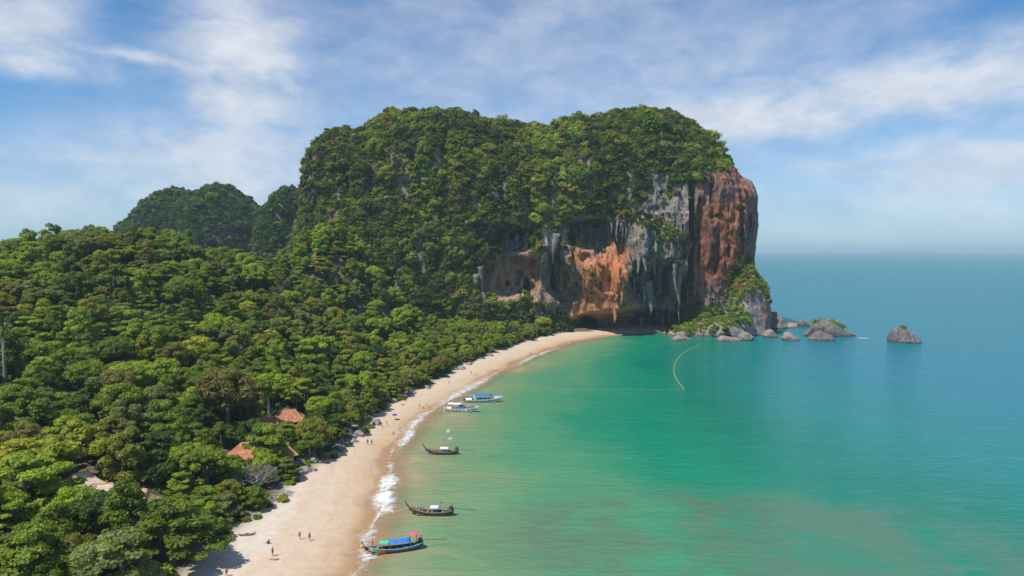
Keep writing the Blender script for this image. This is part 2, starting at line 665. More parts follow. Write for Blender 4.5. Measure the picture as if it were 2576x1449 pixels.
# ------------------------------------------------------------------ coast lines
SHORE_PX = [(879, 1447), (912, 1385), (930, 1330), (952, 1290), (960, 1220), (968, 1160), (1000, 1110), (1030, 1080), (1065, 1045), (1100, 1022),
            (1135, 1000), (1190, 970), (1260, 930), (1330, 898), (1400, 872), (1435, 862), (1480, 853)]
EDGE_PX = [(470, 1447), (545, 1370), (620, 1320), (690, 1275), (735, 1215), (790, 1175), (850, 1130), (905, 1085), (935, 1060), (985, 1010),
           (1060, 975), (1110, 950), (1165, 918), (1230, 890), (1300, 868), (1360, 848), (1430, 836), (1490, 834)]
shore = [tuple(on_ground(u, v, 0.0).xy) for u, v in SHORE_PX]
edge = [tuple(on_ground(u, v, 1.8).xy) for u, v in EDGE_PX]
LAND = [(-60, -420), (-44, 20)] + shore + [(80, 488), (120, 505), (140, 530), (130, 600), (110, 760), (-1100, 980), (-1100, -420)]
WOOD = [(-130, -420), (-86, 20)] + edge + [(70, 520), (150, 760), (-1100, 980), (-1100, -420)]


def sd_land(x, y):
    return poly_sdf(x, y, LAND)


def sd_wood(x, y):
    return poly_sdf(x, y, WOOD)


def gauss(x, y, cx, cy, sx, sy):
    return np.exp(-(((x - cx) / sx) ** 2 + ((y - cy) / sy) ** 2))


def terrain(x, y):
    x = np.asarray(x, float)
    y = np.asarray(y, float)
    s = sd_land(x, y)
    w = sd_wood(x, y)
    z = np.where(s > 0, 1.9 * (1 - np.exp(-s / 14.0)), np.maximum(0.045 * s, -6.0))
    k = sstep(w, 2, 60)
    sx = np.where(x > -190, 86.0, 150.0)
    hill = 56 * np.exp(-(((x + 190) / sx) ** 2 + ((y - 345) / 118.0) ** 2))
    hill = hill + 47 * gauss(x, y, -101, 402, 30, 38) * sstep(w, 2, 35) / np.maximum(k, 0.15) * (k > 0)
    hill = hill + 14 * gauss(x, y, -160, 500, 70, 50) + 10 * gauss(x, y, -190, 190, 120, 90)
    z = z + hill * k + np.clip(w, 0, 12) * 0.12
    z = z + k * 2.0 * n2(x, y, 28.0, 2, 5)
    return z


def tz(x, y):
    return float(terrain(np.array([x]), np.array([y]))[0])


# ground sheet: beach, forest floor and sea bed in one piece
gx = np.concatenate([np.arange(-640, -170, 8.0), np.arange(-170, 120, 2.0), np.arange(120, 420, 6.0)])
gy = np.concatenate([np.arange(-200, 80, 8.0), np.arange(80, 500, 2.0), np.arange(500, 860, 8.0)])
GX, GY = np.meshgrid(gx, gy, indexing='ij')
GZ = terrain(GX, GY)


def grid_faces(nx, ny):
    a = np.arange(nx * ny).reshape(nx, ny)
    return np.stack([a[:-1, :-1], a[1:, :-1], a[1:, 1:], a[:-1, 1:]], -1).reshape(-1, 4)


me = mesh_np("ground", np.stack([GX, GY, GZ], -1).reshape(-1, 3), grid_faces(len(gx), len(gy)), True,
             {'shore': sd_land(GX, GY).ravel(), 'forest': sd_wood(GX, GY).ravel()}, SAND)
ground = tag(link("beach", me), "pale sand beach curving along the bay below the forest", "beach", kind='structure')

# sea: one sheet to the horizon
sxs = np.concatenate([-np.geomspace(31000, 170, 30), np.arange(-160, 420, 4.0), np.geomspace(430, 31000, 30)])
sys_ = np.concatenate([-np.geomspace(1500, 40, 8), np.arange(0, 620, 4.0), np.geomspace(630, 38000, 34)])
SX, SY = np.meshgrid(sxs, sys_, indexing='ij')
def line_dist(x, y, line):
    d2 = np.full(np.shape(x), 1e18)
    for (ax, ay), (bx, by) in zip(line[:-1], line[1:]):
        ex, ey = bx - ax, by - ay
        t = np.clip(((x - ax) * ex + (y - ay) * ey) / (ex * ex + ey * ey), 0, 1)
        d2 = np.minimum(d2, (x - ax - ex * t) ** 2 + (y - ay - ey * t) ** 2)
    return np.sqrt(d2)


shoal = line_dist(SX, SY, [(-60, -420), (-44, 20)] + shore)
shoal = np.where(sd_land(SX, SY) > 0, -shoal, shoal)
REEF = [(1800, 1345, 480, 90), (2150, 1390, 460, 80), (1480, 1380, 260, 70), (2420, 1425, 330, 60), (1950, 1290, 280, 45), (1650, 1300, 260, 50)]
reef = np.zeros(SX.shape)
for (u, v, ru, rv) in REEF:
    c = on_ground(u, v)
    ry = on_ground(u, v - rv).y - c.y
    reef += np.exp(-(((SX - c.x) / (ru * px_m(c.y))) ** 2 + ((SY - c.y) / ry) ** 2)) * 0.9
me = mesh_np("sea", np.stack([SX, SY, np.zeros(SX.shape)], -1).reshape(-1, 3), grid_faces(len(sxs), len(sys_)), True,
             {'shoal': shoal.ravel(), 'reef': np.clip(reef, 0, 1).ravel()}, SEA)
sea = tag(link("sea", me), "green and turquoise sea filling the bay out to the horizon", "sea", kind='structure')


# ------------------------------------------------------------------ implicit bodies -> mesh (surface nets)
def surface_nets(f, x0, y0, z0, h):
    nx, ny, nz = f.shape
    inside = f < 0
    cnt = np.zeros((nx - 1, ny - 1, nz - 1), np.int8)
    acc = np.zeros((nx - 1, ny - 1, nz - 1, 3), np.float32)
    C = [(0, 0, 0), (1, 0, 0), (0, 1, 0), (1, 1, 0), (0, 0, 1), (1, 0, 1), (0, 1, 1), (1, 1, 1)]

    def cut(c):
        return f[c[0]:nx - 1 + c[0], c[1]:ny - 1 + c[1], c[2]:nz - 1 + c[2]]

    def cuti(c):
        return inside[c[0]:nx - 1 + c[0], c[1]:ny - 1 + c[1], c[2]:nz - 1 + c[2]]
    for a in range(8):
        for b in range(a + 1, 8):
            dif = [C[b][k] - C[a][k] for k in range(3)]
            if sum(abs(d) for d in dif) != 1:
                continue
            m = cuti(C[a]) != cuti(C[b])
            idx = np.nonzero(m)
            va = cut(C[a])[idx]
            vb = cut(C[b])[idx]
            t = va / (va - vb)
            cnt[idx] += 1
            for k in range(3):
                acc[idx + (np.full(len(t), k),)] += C[a][k] + t * dif[k]
    cells = np.nonzero(cnt)
    vid = np.full(cnt.shape, -1, np.int64)
    vid[cells] = np.arange(len(cells[0]))
    V = acc[cells] / cnt[cells][:, None]
    V = (V + np.stack(cells, 1)) * h + np.array([x0, y0, z0])
    F = []
    for ax in range(3):
        o1, o2 = [(1, 2), (2, 0), (0, 1)][ax]
        sl0 = [slice(1, n - 1) for n in (nx, ny, nz)]
        sl1 = list(sl0)
        sl0[ax] = slice(0, (nx, ny, nz)[ax] - 1)
        sl1[ax] = slice(1, (nx, ny, nz)[ax])
        a = inside[tuple(sl0)]
        b = inside[tuple(sl1)]
        ii = np.stack(np.nonzero(a != b), 1)
        if not len(ii):
            continue
        sgn = a[tuple(ii.T)]
        base = ii.copy()
        for k in range(3):
            if k != ax:
                base[:, k] += 1
        q = []
        for (d1, d2) in ((-1, -1), (0, -1), (0, 0), (-1, 0)):
            c = base.copy()
            c[:, o1] += d1
            c[:, o2] += d2
            q.append(vid[c[:, 0], c[:, 1], c[:, 2]])
        q = np.stack(q, 1)
        q[~sgn] = q[~sgn][:, ::-1]
        F.append(q)
    F = np.concatenate(F)
    F = F[(F >= 0).all(1)]
    return V, F


# ------------------------------------------------------------------ the great limestone headland
YC = 562.0
MOUNT_PX = [(705, 900), (735, 700), (752, 620), (764, 585), (778, 540), (776, 470), (792, 408), (812, 362), (850, 336), (890, 338), (912, 344), (940, 314), (1000, 288), (1080, 278),
            (1150, 284), (1200, 306), (1240, 318), (1290, 322), (1345, 324), (1380, 332), (1410, 314), (1450, 302), (1500, 306), (1540, 290), (1600, 280), (1680, 292),
            (1734, 325), (1790, 378), (1826, 416), (1846, 444), (1872, 456), (1890, 498), (1885, 530), (1889, 570), (1881, 650), (1877, 760), (1872, 900)]
mo = [at_depth(u, v, YC) for u, v in MOUNT_PX]
MOUNT = [(p.x, p.z) for p in mo] + [(mo[-1].x, -220), (mo[0].x, -220)]


def half_depth(x, z):
    d = poly_sdf(x, z, MOUNT)
    rr = 66 - 24 * sstep(x, 60, 190) - 16 * sstep(-x, 130, 175)
    hm = 74 - 12 * sstep(x, 120, 195)
    k = np.clip(d / rr, 0, 1)
    h = hm * np.sqrt(np.maximum(1 - (1 - k) ** 2, 0))
    h = h + 0.34 * np.clip(105 - z, 0, 120) * sstep(-x, -40, 70) * sstep(d, 2, 40)     # wooded left flank leans forward
    return np.where(d > 0, h, d)


def front_pt(u, v, n=6):
    Y = 495.0
    for _ in range(n):
        p = at_depth(u, v, Y)
        Y = YC - float(half_depth(np.array([p.x]), np.array([p.z]))[0])
    return at_depth(u, v, Y)


# (u, v, half width, half height, metres: + carved in, - standing out)
RELIEF = [(1600, 826, 150, 46, 22), (1690, 810, 60, 60, 10), (1738, 620, 11, 190, 12), (1275, 695, 88, 58, 12), (1398, 690, 34, 66, 9), (1290, 602, 72, 36, 9),
          (1500, 588, 86, 40, 9), (1655, 715, 75, 60, 11), (1450, 780, 60, 60, 8), (1828, 632, 7, 16, 5), (1340, 735, 14, 20, 6), (1500, 835, 26, 24, 12),
          (1522, 690, 62, 62, -6), (1618, 620, 34, 90, -8), (1704, 590, 42, 110, -6), (1830, 560, 62, 170, -7), (1540, 790, 70, 50, -5), (1375, 615, 20, 60, -3),
          (1425, 625, 18, 50, -3), (1560, 730, 30, 80, -5)]
RELIEF_W = []
RELIEF += [(1607, 672, 17, 22, 10), (1687, 706, 10, 46, 12), (1655, 712, 8, 36, 10), (1727, 735, 10, 42, 11), (1741, 592, 8, 32, 9), (1742, 772, 22, 46, 14), (1680, 790, 70, 46, 8),
           (1395, 695, 8, 36, 9), (1428, 717, 44, 44, 7), (1326, 724, 8, 24, 8), (1275, 717, 6, 12, 6), (1567, 622, 14, 28, 8), (1439, 600, 13, 20, 6), (1483, 825, 18, 22, 14), (1581, 828, 110, 22, 12),
           (1480, 560, 60, 10, 6), (1300, 590, 40, 14, 6), (1512, 640, 18, 20, 6), (1475, 650, 16, 14, 5), (1760, 560, 8, 70, 5), (1790, 500, 9, 60, 5), (1800, 640, 8, 60, 5), (1860, 540, 8, 90, 4),
           (1499, 677, 26, 30, -5), (1556, 692, 20, 34, -6), (1543, 746, 9, 60, -4), (1537, 826, 22, 20, -5), (1607, 610, 18, 46, -8), (1676, 628, 34, 56, -6), (1632, 724, 18, 28, -6), (1713, 700, 14, 50, -6), (1668, 700, 6, 50, -5)]
for (u, v, ru, rv, dep) in RELIEF:
    p = front_pt(u, v)
    k = px_m(p.y)
    RELIEF_W.append((p.x, p.z, ru * k, rv * k, dep))
ROCK_PX = [(1196, 770), (1188, 735), (1196, 690), (1235, 640), (1262, 600), (1330, 590), (1352, 640), (1378, 580), (1440, 565), (1480, 548), (1560, 545), (1600, 530), (1618, 470),
           (1640, 422), (1700, 438), (1762, 462), (1800, 412), (1850, 410), (1905, 470), (1905, 690), (1830, 690), (1810, 760), (1720, 860), (1480, 870), (1425, 810), (1350, 785), (1330, 752)]
ROCKPOLY = [(p.x, p.z) for p in (front_pt(u, v) for u, v in ROCK_PX)]


def relief(x, z):
    r = np.zeros(x.shape)
    for (cx, cz, rx, rz_, dep) in RELIEF_W:
        q = ((x - cx) / rx) ** 2 + ((z - cz) / rz_) ** 2
        m = q < 4
        r[m] += dep * (1.35 if dep > 0 else 1.1) * (1 - sstep(np.sqrt(q[m]), 0.62, 1.2))
    return r


# lower bodies at the seaward foot: outline, centre distance, radius, half depth
FEET = [([(1790, 1000), (1800, 780), (1812, 700), (1846, 664), (1880, 668), (1914, 716), (1932, 775), (1928, 860), (1928, 1000)], 508, 22, 30),
        ([(1668, 1000), (1672, 846), (1700, 828), (1740, 815), (1800, 800), (1850, 806), (1880, 840), (1890, 1000)], 486, 12, 11)]

HV = 1.0
X0, X1, Y0, Y1, Z0, Z1 = -206.0, 214.0, 446.0, 586.0, -7.0, 170.0
ax_ = np.arange(X0, X1, HV)
ay_ = np.arange(Y0, Y1, HV)
az_ = np.arange(Z0, Z1, HV)
XX, ZZ = np.meshgrid(ax_, az_, indexing='ij')
hd = half_depth(XX, ZZ)
rel = relief(XX, ZZ)
rockm2 = sstep(poly_sdf(XX, ZZ, ROCKPOLY), -6, 6)
dy = ay_[None, :, None] - YC
front = np.where(hd > 0, np.maximum(hd - rel * sstep(hd, 4, 30), 1.0), hd)
F3 = np.where(dy < 0, -dy - front[:, None, :], dy - hd[:, None, :]).astype(np.float32)
for (opx, yc, rr, hm) in FEET:
    ol = [at_depth(u, v, yc) for u, v in opx]
    ol = [(p.x, p.z) for p in ol]
    d = poly_sdf(XX, ZZ, ol)
    k = np.clip(d / rr, 0, 1)
    hh = np.where(d > 0, hm * np.sqrt(np.maximum(1 - (1 - k) ** 2, 0)), d)
    F3 = np.minimum(F3, (np.abs(ay_[None, :, None] - yc) - hh[:, None, :]).astype(np.float32))
band = np.nonzero(np.abs(F3) < 16)
P = np.stack([ax_[band[0]], ay_[band[1]], az_[band[2]]], 1)
rk = rockm2[band[0], band[2]]
flut = fbm(P / np.array([5.5, 5.5, 34.0]), 3, 21)
lump = fbm(P / 22.0, 4, 31)
pit = fbm(P / 6.0, 2, 41)
gully = fbm(P / np.array([34.0, 34.0, 110.0]), 2, 47)
fine3 = fbm(P / np.array([2.4, 2.4, 9.0]), 2, 45)
F3[band] += (rk * (8.5 * np.abs(flut) - 1.6 + 3.0 * lump + 3.4 * np.abs(pit) - .8 + 3.2 * np.abs(fine3) - .8) + (1 - rk) * (4.5 * lump + 1.6 * pit + 1.0 * flut + 8.0 * np.maximum(.22 - np.abs(gully), 0) * 4 - 1.0)).astype(np.float32)
F3[:, :, 0] = np.maximum(F3[:, :, 0], 0.5)
MV, MF = surface_nets(F3, X0, Y0, Z0, HV)
del F3

# stains and dark patches of the bare stone
GREY = np.array((0.245, 0.200, 0.170))
STONE_PATCHES = [
    (1830, 570, 105, 200, (0.27, 0.086, 0.048), 1.0), (1828, 555, 34, 85, (0.43, 0.145, 0.068), .85),
    (1795, 470, 30, 44, (0.22, 0.16, 0.14), .7), (1875, 610, 22, 80, (0.20, 0.12, 0.10), .7), (1780, 620, 14, 90, (0.16, 0.075, 0.055), .7), (1760, 700, 26, 120, (0.33, 0.105, 0.06), .9),
    (1750, 520, 22, 70, (0.46, 0.16, 0.085), .8), (1880, 480, 30, 80, (0.32, 0.13, 0.09), .6), (1840, 470, 26, 30, (0.22, 0.15, 0.14), .6),
    (1520, 690, 66, 56, (0.52, 0.19, 0.075), 1.0), (1448, 612, 34, 50, (0.50, 0.20, 0.08), .85), (1550, 636, 34, 32, (0.50, 0.21, 0.08), .9),
    (1530, 775, 80, 62, (0.50, 0.215, 0.09), .95), (1335, 695, 20, 70, (0.45, 0.20, 0.10), .7), (1470, 560, 18, 12, (0.5, 0.22, 0.1), .8),
    (1570, 690, 26, 70, (0.54, 0.20, 0.08), .8), (1440, 645, 40, 50, (0.44, 0.18, 0.08), .6), (1600, 765, 44, 40, (0.36, 0.18, 0.09), .7), (1480, 805, 60, 40, (0.44, 0.19, 0.085), .75), (1650, 660, 14, 40, (0.40, 0.17, 0.08), .6),
    (1275, 700, 92, 48, (0.36, 0.20, 0.12), 1.0), (1420, 725, 55, 55, (0.26, 0.18, 0.115), .9),
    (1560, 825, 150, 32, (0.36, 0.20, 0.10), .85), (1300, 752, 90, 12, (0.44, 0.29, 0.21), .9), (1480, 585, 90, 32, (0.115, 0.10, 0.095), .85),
    (1290, 600, 66, 36, (0.12, 0.11, 0.10), .8), (1400, 690, 20, 60, (0.11, 0.10, 0.10), .7), (1660, 730, 60, 50, (0.13, 0.10, 0.09), .6),  # dark grey patches laid over the carved hollows
    (1618, 615, 34, 85, (0.275, 0.235, 0.205), .9), (1700, 510, 74, 60, (0.27, 0.225, 0.20), .9), (1710, 640, 44, 100, (0.26, 0.22, 0.19), .8),
    (1372, 605, 16, 60, (0.36, 0.34, 0.33), .8), (1425, 620, 12, 45, (0.36, 0.34, 0.33), .8), (1640, 760, 40, 36, (0.36, 0.28, 0.21), .7),
    (1860, 800, 90, 70, (0.30, 0.265, 0.255), .9), (1885, 790, 14, 26, (0.40, 0.15, 0.09), .8), (1690, 850, 40, 14, (0.40, 0.28, 0.19), .8), (1820, 852, 60, 10, (0.44, 0.34, 0.28), .8),
    (770, 545, 18, 55, (0.40, 0.25, 0.20), .8), (800, 330, 40, 50, (0.36, 0.30, 0.29), .6)]


def patch_colors(V):
    n1 = fbm(V / np.array([7.0, 7.0, 16.0]), 3, 51)
    n2_ = fbm(V / np.array([7.0, 7.0, 16.0]) + 31.0, 3, 57)
    C = np.tile(GREY, (len(V), 1)) * (1 + 0.25 * fbm(V / 12.0, 3, 61))[:, None]
    for (u, v, ru, rv, c, w) in STONE_PATCHES:
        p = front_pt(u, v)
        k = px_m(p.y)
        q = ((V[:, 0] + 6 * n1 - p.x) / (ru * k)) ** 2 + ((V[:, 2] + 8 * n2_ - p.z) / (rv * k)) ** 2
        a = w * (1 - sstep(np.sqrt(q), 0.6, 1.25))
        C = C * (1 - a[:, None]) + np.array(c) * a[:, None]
    spot = fbm(V / np.array([2.2, 2.2, 4.5]), 2, 75)
    C = C * (1 - 0.55 * sstep(spot, .18, .42))[:, None]
    return np.clip(C * (1 + 0.30 * fbm(V / 3.2, 2, 71))[:, None], 0.02, 0.7)


me = mesh_np("limestone_headland", MV, MF, True, {'stone_color': patch_colors(MV)}, ROCK)
headland = tag(link("limestone_headland", me), "huge forest topped limestone headland with orange and grey cliff over the bay", "cliff", kind='structure')
MBVH = BVHTree.FromPolygons([tuple(v) for v in MV], [tuple(f) for f in MF])
MFC = MV[MF].mean(1)
_e1 = MV[MF[:, 2]] - MV[MF[:, 0]]
_e2 = MV[MF[:, 3]] - MV[MF[:, 1]]
MFN = np.cross(_e1, _e2)
MFA = np.linalg.norm(MFN, axis=1) / 2
MFN = MFN / (2 * MFA[:, None] + 1e-9)
if (MFN * (MFC - np.array([0, YC, 60]))).sum(1).mean() < 0:
    MFN = -MFN


def hit_head(u, v):
    d = ray(u, v).normalized()
    h = MBVH.ray_cast(Vector((0, 0, CAM_Z)), d, 3000)
    return h[0]


# hanging stalactites (u, top v, bottom v, half width px, stone)
STAL = [(1581, 680, 752, 8, 0), (1634, 715, 790, 13, 0), (1650, 706, 778, 6, 0), (1668, 685, 764, 6, 0), (1710, 670, 770, 9, 0), (1700, 655, 735, 7, 0), (1619, 730, 778, 5, 0),
        (1603, 610, 690, 10, 0), (1622, 615, 684, 9, 0), (1543, 745, 812, 12, 1), (1749, 680, 745, 6, 0), (1321, 605, 646, 5, 0), (1275, 592, 645, 6, 0), (1415, 585, 655, 10, 0),
        (1394, 600, 664, 10, 0), (1209, 680, 758, 8, 0), (1197, 700, 775, 6, 0), (1687, 690, 748, 5, 0), (1728, 700, 760, 5, 0), (1562, 700, 770, 9, 1), (1668, 800, 842, 6, 0),
        (1656, 790, 835, 5, 0), (1640, 560, 640, 8, 0), (1537, 545, 588, 5, 0), (1552, 548, 600, 5, 0), (1300, 600, 640, 4, 0), (1250, 640, 690, 6, 0), (1596, 700, 760, 4, 0),
        (1720, 590, 690, 7, 0), (1690, 560, 640, 7, 0), (1645, 600, 700, 6, 0)]
_rs = random.Random(21)
for (u0, va, u1, vb, cnt_) in ((1200, 690, 1260, 640, 6), (1262, 610, 1345, 600, 9), (1385, 600, 1440, 590, 6), (1450, 560, 1600, 560, 14), (1600, 660, 1640, 668, 5), (1640, 690, 1735, 690, 14), (1575, 740, 1735, 775, 16), (1395, 650, 1420, 660, 4), (1500, 800, 1640, 805, 12)):
    for _ in range(cnt_):
        q_ = _rs.random()
        uu, vv_ = u0 + (u1 - u0) * q_, va + (vb - va) * q_ + _rs.uniform(-8, 8)
        STAL.append((uu, vv_, vv_ + _rs.uniform(16, 50), _rs.uniform(2.2, 5.0), 1 if 1480 < uu < 1570 and vv_ > 640 else 0))
for i, (u, v0, v1, hw, st) in enumerate(STAL):
    a = hit_head(u, v0)
    b = hit_head(u, min(v1, 838))
    if a is None:
        continue
    Y = a.y - 0.5
    if b is not None:
        Y = min(Y, b.y + 6)
    k = px_m(Y)
    top = at_depth(u, v0 - 10, Y + 2.0)
    ln = (v1 - v0 + 10) * k
    rr = hw * k
    mbx = MB()
    pts, rad = [], []
    n = 12
    ph = random.uniform(0, 6)
    for j in range(n):
        q = j / (n - 1)
        pts.append((rr * .35 * math.sin(ph + 4 * q), rr * .3 * math.cos(ph + 5 * q) - 1.2 * q, -ln * q))
        rad.append(max(0.12, rr * (1.25 - 1.05 * q ** 0.8) * (0.85 + 0.3 * random.random())))
    mbx.tube(pts, rad, 9)
    m2 = mbx.mesh("stalactite", ROCK_ORANGE if st else ROCK_TAN, True)
    for vv in m2.vertices:
        vv.co.x *= 1 + 0.22 * math.sin(vv.co.z * 1.3 + i + vv.co.y)
    o = link("stalactite", m2, headland, top)
print("headland", len(MV), len(MF))

# ------------------------------------------------------------------ the two karst hills behind
def back_hill(name, opx, yc, rr, hm, hv, label, seed):
    ol = [at_depth(u, v, yc) for u, v in opx]
    ol = [(p.x, p.z) for p in ol]
    xs = np.array([p[0] for p in ol])
    zs = np.array([p[1] for p in ol])
    ol = ol + [(ol[-1][0], -200), (ol[0][0], -200)]
    a = np.arange(xs.min() - 12, xs.max() + 12, hv)
    b = np.arange(yc - hm - 12, yc + hm + 12, hv)
    c = np.arange(-4, zs.max() + 12, hv)
    x2, z2 = np.meshgrid(a, c, indexing='ij')
    d = poly_sdf(x2, z2, ol)
    k = np.clip(d / rr, 0, 1)
    hh = np.where(d > 0, hm * np.sqrt(np.maximum(1 - (1 - k) ** 2, 0)), d)
    f = (np.abs(b[None, :, None] - yc) - hh[:, None, :]).astype(np.float32)
    bd = np.nonzero(np.abs(f) < 20)
    p = np.stack([a[bd[0]], b[bd[1]], c[bd[2]]], 1)
    f[bd] += (3.5 * fbm(p / 20.0, 3, seed) + 2 * fbm(p / 8.0, 2, seed + 5)).astype(np.float32)
    V, Fq = surface_nets(f, a[0], b[0], c[0], hv)
    C = np.tile(GREY, (len(V), 1)) * (1 + 0.3 * fbm(V / 9.0, 3, seed + 9))[:, None]
    m_ = mesh_np(name, V, Fq, True, {'stone_color': C}, ROCK)
    tag(link(name, m_), label, "hill", kind='structure')
    fc = V[Fq].mean(1)
    fn = np.cross(V[Fq[:, 2]] - V[Fq[:, 0]], V[Fq[:, 3]] - V[Fq[:, 1]])
    ar = np.linalg.norm(fn, axis=1) / 2
    fn = fn / (2 * ar[:, None] + 1e-9)
    if (fn * (fc - np.array([xs.mean(), yc, 40]))).sum(1).mean() < 0:
        fn = -fn
    return fc, fn, ar


HILL_A = back_hill("wooded_hill", [(300, 900), (312, 620), (328, 574), (362, 542), (395, 504), (435, 480), (470, 486), (492, 500), (510, 488), (540, 470), (580, 476), (615, 500), (645, 530), (664, 552), (700, 620), (740, 900)], 760, 55, 70, 3.0,
                   "dark wooded hill with twin domes rising behind the forest", 81)
HILL_B = back_hill("wooded_hill", [(630, 900), (655, 560), (690, 505), (718, 476), (750, 482), (775, 505), (800, 620), (820, 900)], 680, 45, 45, 3.0,
                   "small dark wooded hill squeezed between twin domes and headland", 91)


# faint coast on the horizon
cv_, cf_ = [], []
xs_ = np.linspace(5200, 12500, 90)
hs_ = 70 * np.clip(fbm(np.stack([xs_ / 900, xs_ * 0, xs_ * 0 + 5], 1), 4, 3) + .55, 0.02, 2) * np.sin(np.linspace(0, math.pi, 90)) ** .6
for x_, h_ in zip(xs_, hs_):
    for yy_, k_ in ((15000, 0), (15250, .7), (15600, 1), (16100, .6), (16600, 0)):
        cv_.append((x_, yy_, -1 + h_ * k_))
me = mesh_np("distant_coast", np.array(cv_), grid_faces(90, 5), True, None, simple("distant_woods", (.05, .08, .04), .9, .2, .002))
tag(link("distant_coast", me), "faint low coast on the hazy horizon right of the headland", "coast", kind='structure')

# ------------------------------------------------------------------ foliage
def leaf_cloud(centres, radii, per, size, rng, flat=0.65, up=0.35, jit=0.55):
    """leaf sized quads spread over the shells of many clumps; returns verts, quads, tint"""
    C = np.repeat(centres, per, 0)
    Rr = np.repeat(radii, per)[:, None]
    n = len(C)
    d = rng.normal(size=(n, 3))
    d[:, 2] = d[:, 2] * 0.9 + 0.25
    d /= np.linalg.norm(d, axis=1)[:, None]
    rad = Rr * (0.55 + 0.5 * rng.random((n, 1)))
    p = C + d * rad * np.array([1, 1, flat])
    nr = d * (1 - up) + np.array([0, 0, 1]) * up + rng.normal(size=(n, 3)) * jit * 0.6
    nr /= np.linalg.norm(nr, axis=1)[:, None]
    t = np.cross(nr, rng.normal(size=(n, 3)))
    t /= np.linalg.norm(t, axis=1)[:, None]
    b = np.cross(nr, t)
    s = size * (0.6 + 0.8 * rng.random((n, 1)))
    w = s * (0.55 + 0.25 * rng.random((n, 1)))
    q0 = p - t * s
    q1 = p + b * w - nr * s * .15
    q2 = p + t * s
    q3 = p - b * w - nr * s * .15
    V = np.stack([q0, q1, q2, q3], 1).reshape(-1, 3)
    F = np.arange(4 * n).reshape(n, 4)
    clump = np.repeat(rng.random(len(centres)), per)
    tint = np.clip(0.55 * clump + 0.45 * rng.random(n), 0, 1)
    return V, F, np.repeat(tint, 4)


def crown_mesh(name, style, seed, mat, dense=1.0):
    rng = np.random.default_rng(seed)
    cs, rs = [], []
    if style == 'dome':           # broad rounded rainforest crown, about 10 m across
        for _ in range(54):
            a = rng.uniform(0, 2 * math.pi)
            e = math.asin(rng.uniform(-0.6, 1))
            r = rng.uniform(3.0, 4.3)
            cs.append((r * math.cos(e) * math.cos(a), r * math.cos(e) * math.sin(a), 3.0 * math.sin(e)))
            rs.append(rng.uniform(0.9, 1.6))
    elif style == 'tier':         # flat spreading tiers of leaves
        for k, (zz, rr, n) in enumerate(((-2.6, 4.9, 14), (-0.9, 4.3, 14), (0.9, 3.2, 10), (2.3, 1.8, 6))):
            off = rng.normal(size=2) * .5
            for _ in range(n):
                a = rng.uniform(0, 2 * math.pi)
                r = rr * math.sqrt(rng.uniform(0.12, 1))
                cs.append((r * math.cos(a) + off[0], r * math.sin(a) + off[1], zz - 0.10 * r + rng.normal() * .25))
                rs.append(rng.uniform(0.9, 1.5))
    elif style == 'tall':         # irregular, taller than broad
        for _ in range(46):
            a = rng.uniform(0, 2 * math.pi)
            z = rng.uniform(-3.5, 5.0)
            r = (3.5 - 0.42 * max(z, 0) - 0.25 * max(-z - 1.5, 0)) * rng.uniform(0.6, 1.05)
            cs.append((r * math.cos(a), r * math.sin(a), z))
            rs.append(rng.uniform(0.8, 1.5))
    elif style == 'lobed':        # several separate heads
        for h in range(6):
            a = h * 1.05 + rng.uniform(-.3, .3)
            rr = 2.9 if h else 0.3
            hc = np.array((rr * math.cos(a), rr * math.sin(a), rng.uniform(-0.8, 1.6) + (1.2 if h == 0 else 0)))
            for _ in range(10):
                d = rng.normal(size=3)
                d /= np.linalg.norm(d)
                d[2] = abs(d[2]) * 1.0 - .35
                cs.append(hc + d * rng.uniform(1.2, 1.9))
                rs.append(rng.uniform(0.6, 1.15))
    elif style == 'bush':         # small shrub, about 4 m across
        for _ in range(12):
            d = rng.normal(size=3)
            d /= np.linalg.norm(d)
            d[2] = abs(d[2])
            cs.append(d * np.array((1.25, 1.25, 1.0)) * rng.uniform(.6, 1.1))
            rs.append(rng.uniform(.5, .95))
    cs = np.array(cs)
    rs = np.array(rs)
    flat = {'tier': .32, 'dome': .62, 'tall': .75, 'lobed': .7, 'bush': .75}[style]
    if style == 'bush':
        V, F, t = leaf_cloud(cs, rs, int(46 * dense), 0.24, rng, flat)
    else:
        V, F, t = leaf_cloud(cs, rs, int(150 * dense), 0.25, rng, flat, up=0.5 if style == 'tier' else 0.32)
    return mesh_np(name, V, F, False, {'leaf': t}, mat)


def trunk_mesh(seed, h, r=0.32):
    rng = random.Random(seed)
    b = MB()
    lx, ly = rng.uniform(-.6, .6), rng.uniform(-.6, .6)
    pts = [(lx * q * q, ly * q * q, h * q) for q in (0, .06, .3, .6, .85, 1)]
    b.tube(pts, [r * 1.7, r * 1.15, r, r * .8, r * .55, r * .35], 8)
    for k in range(5):
        a = k * 1.26 + rng.uniform(-.4, .4)
        q = rng.uniform(.55, .85)
        p0 = Vector((lx * q * q, ly * q * q, h * q))
        p2 = p0 + Vector((math.cos(a) * 2.9, math.sin(a) * 2.9, rng.uniform(1.4, 2.6)))
        b.tube([p0, (p0 + p2) / 2 + Vector((0, 0, .25)), p2], [r * .45, r * .32, r * .14], 6)
    return b.mesh("trunk", BARK, True)


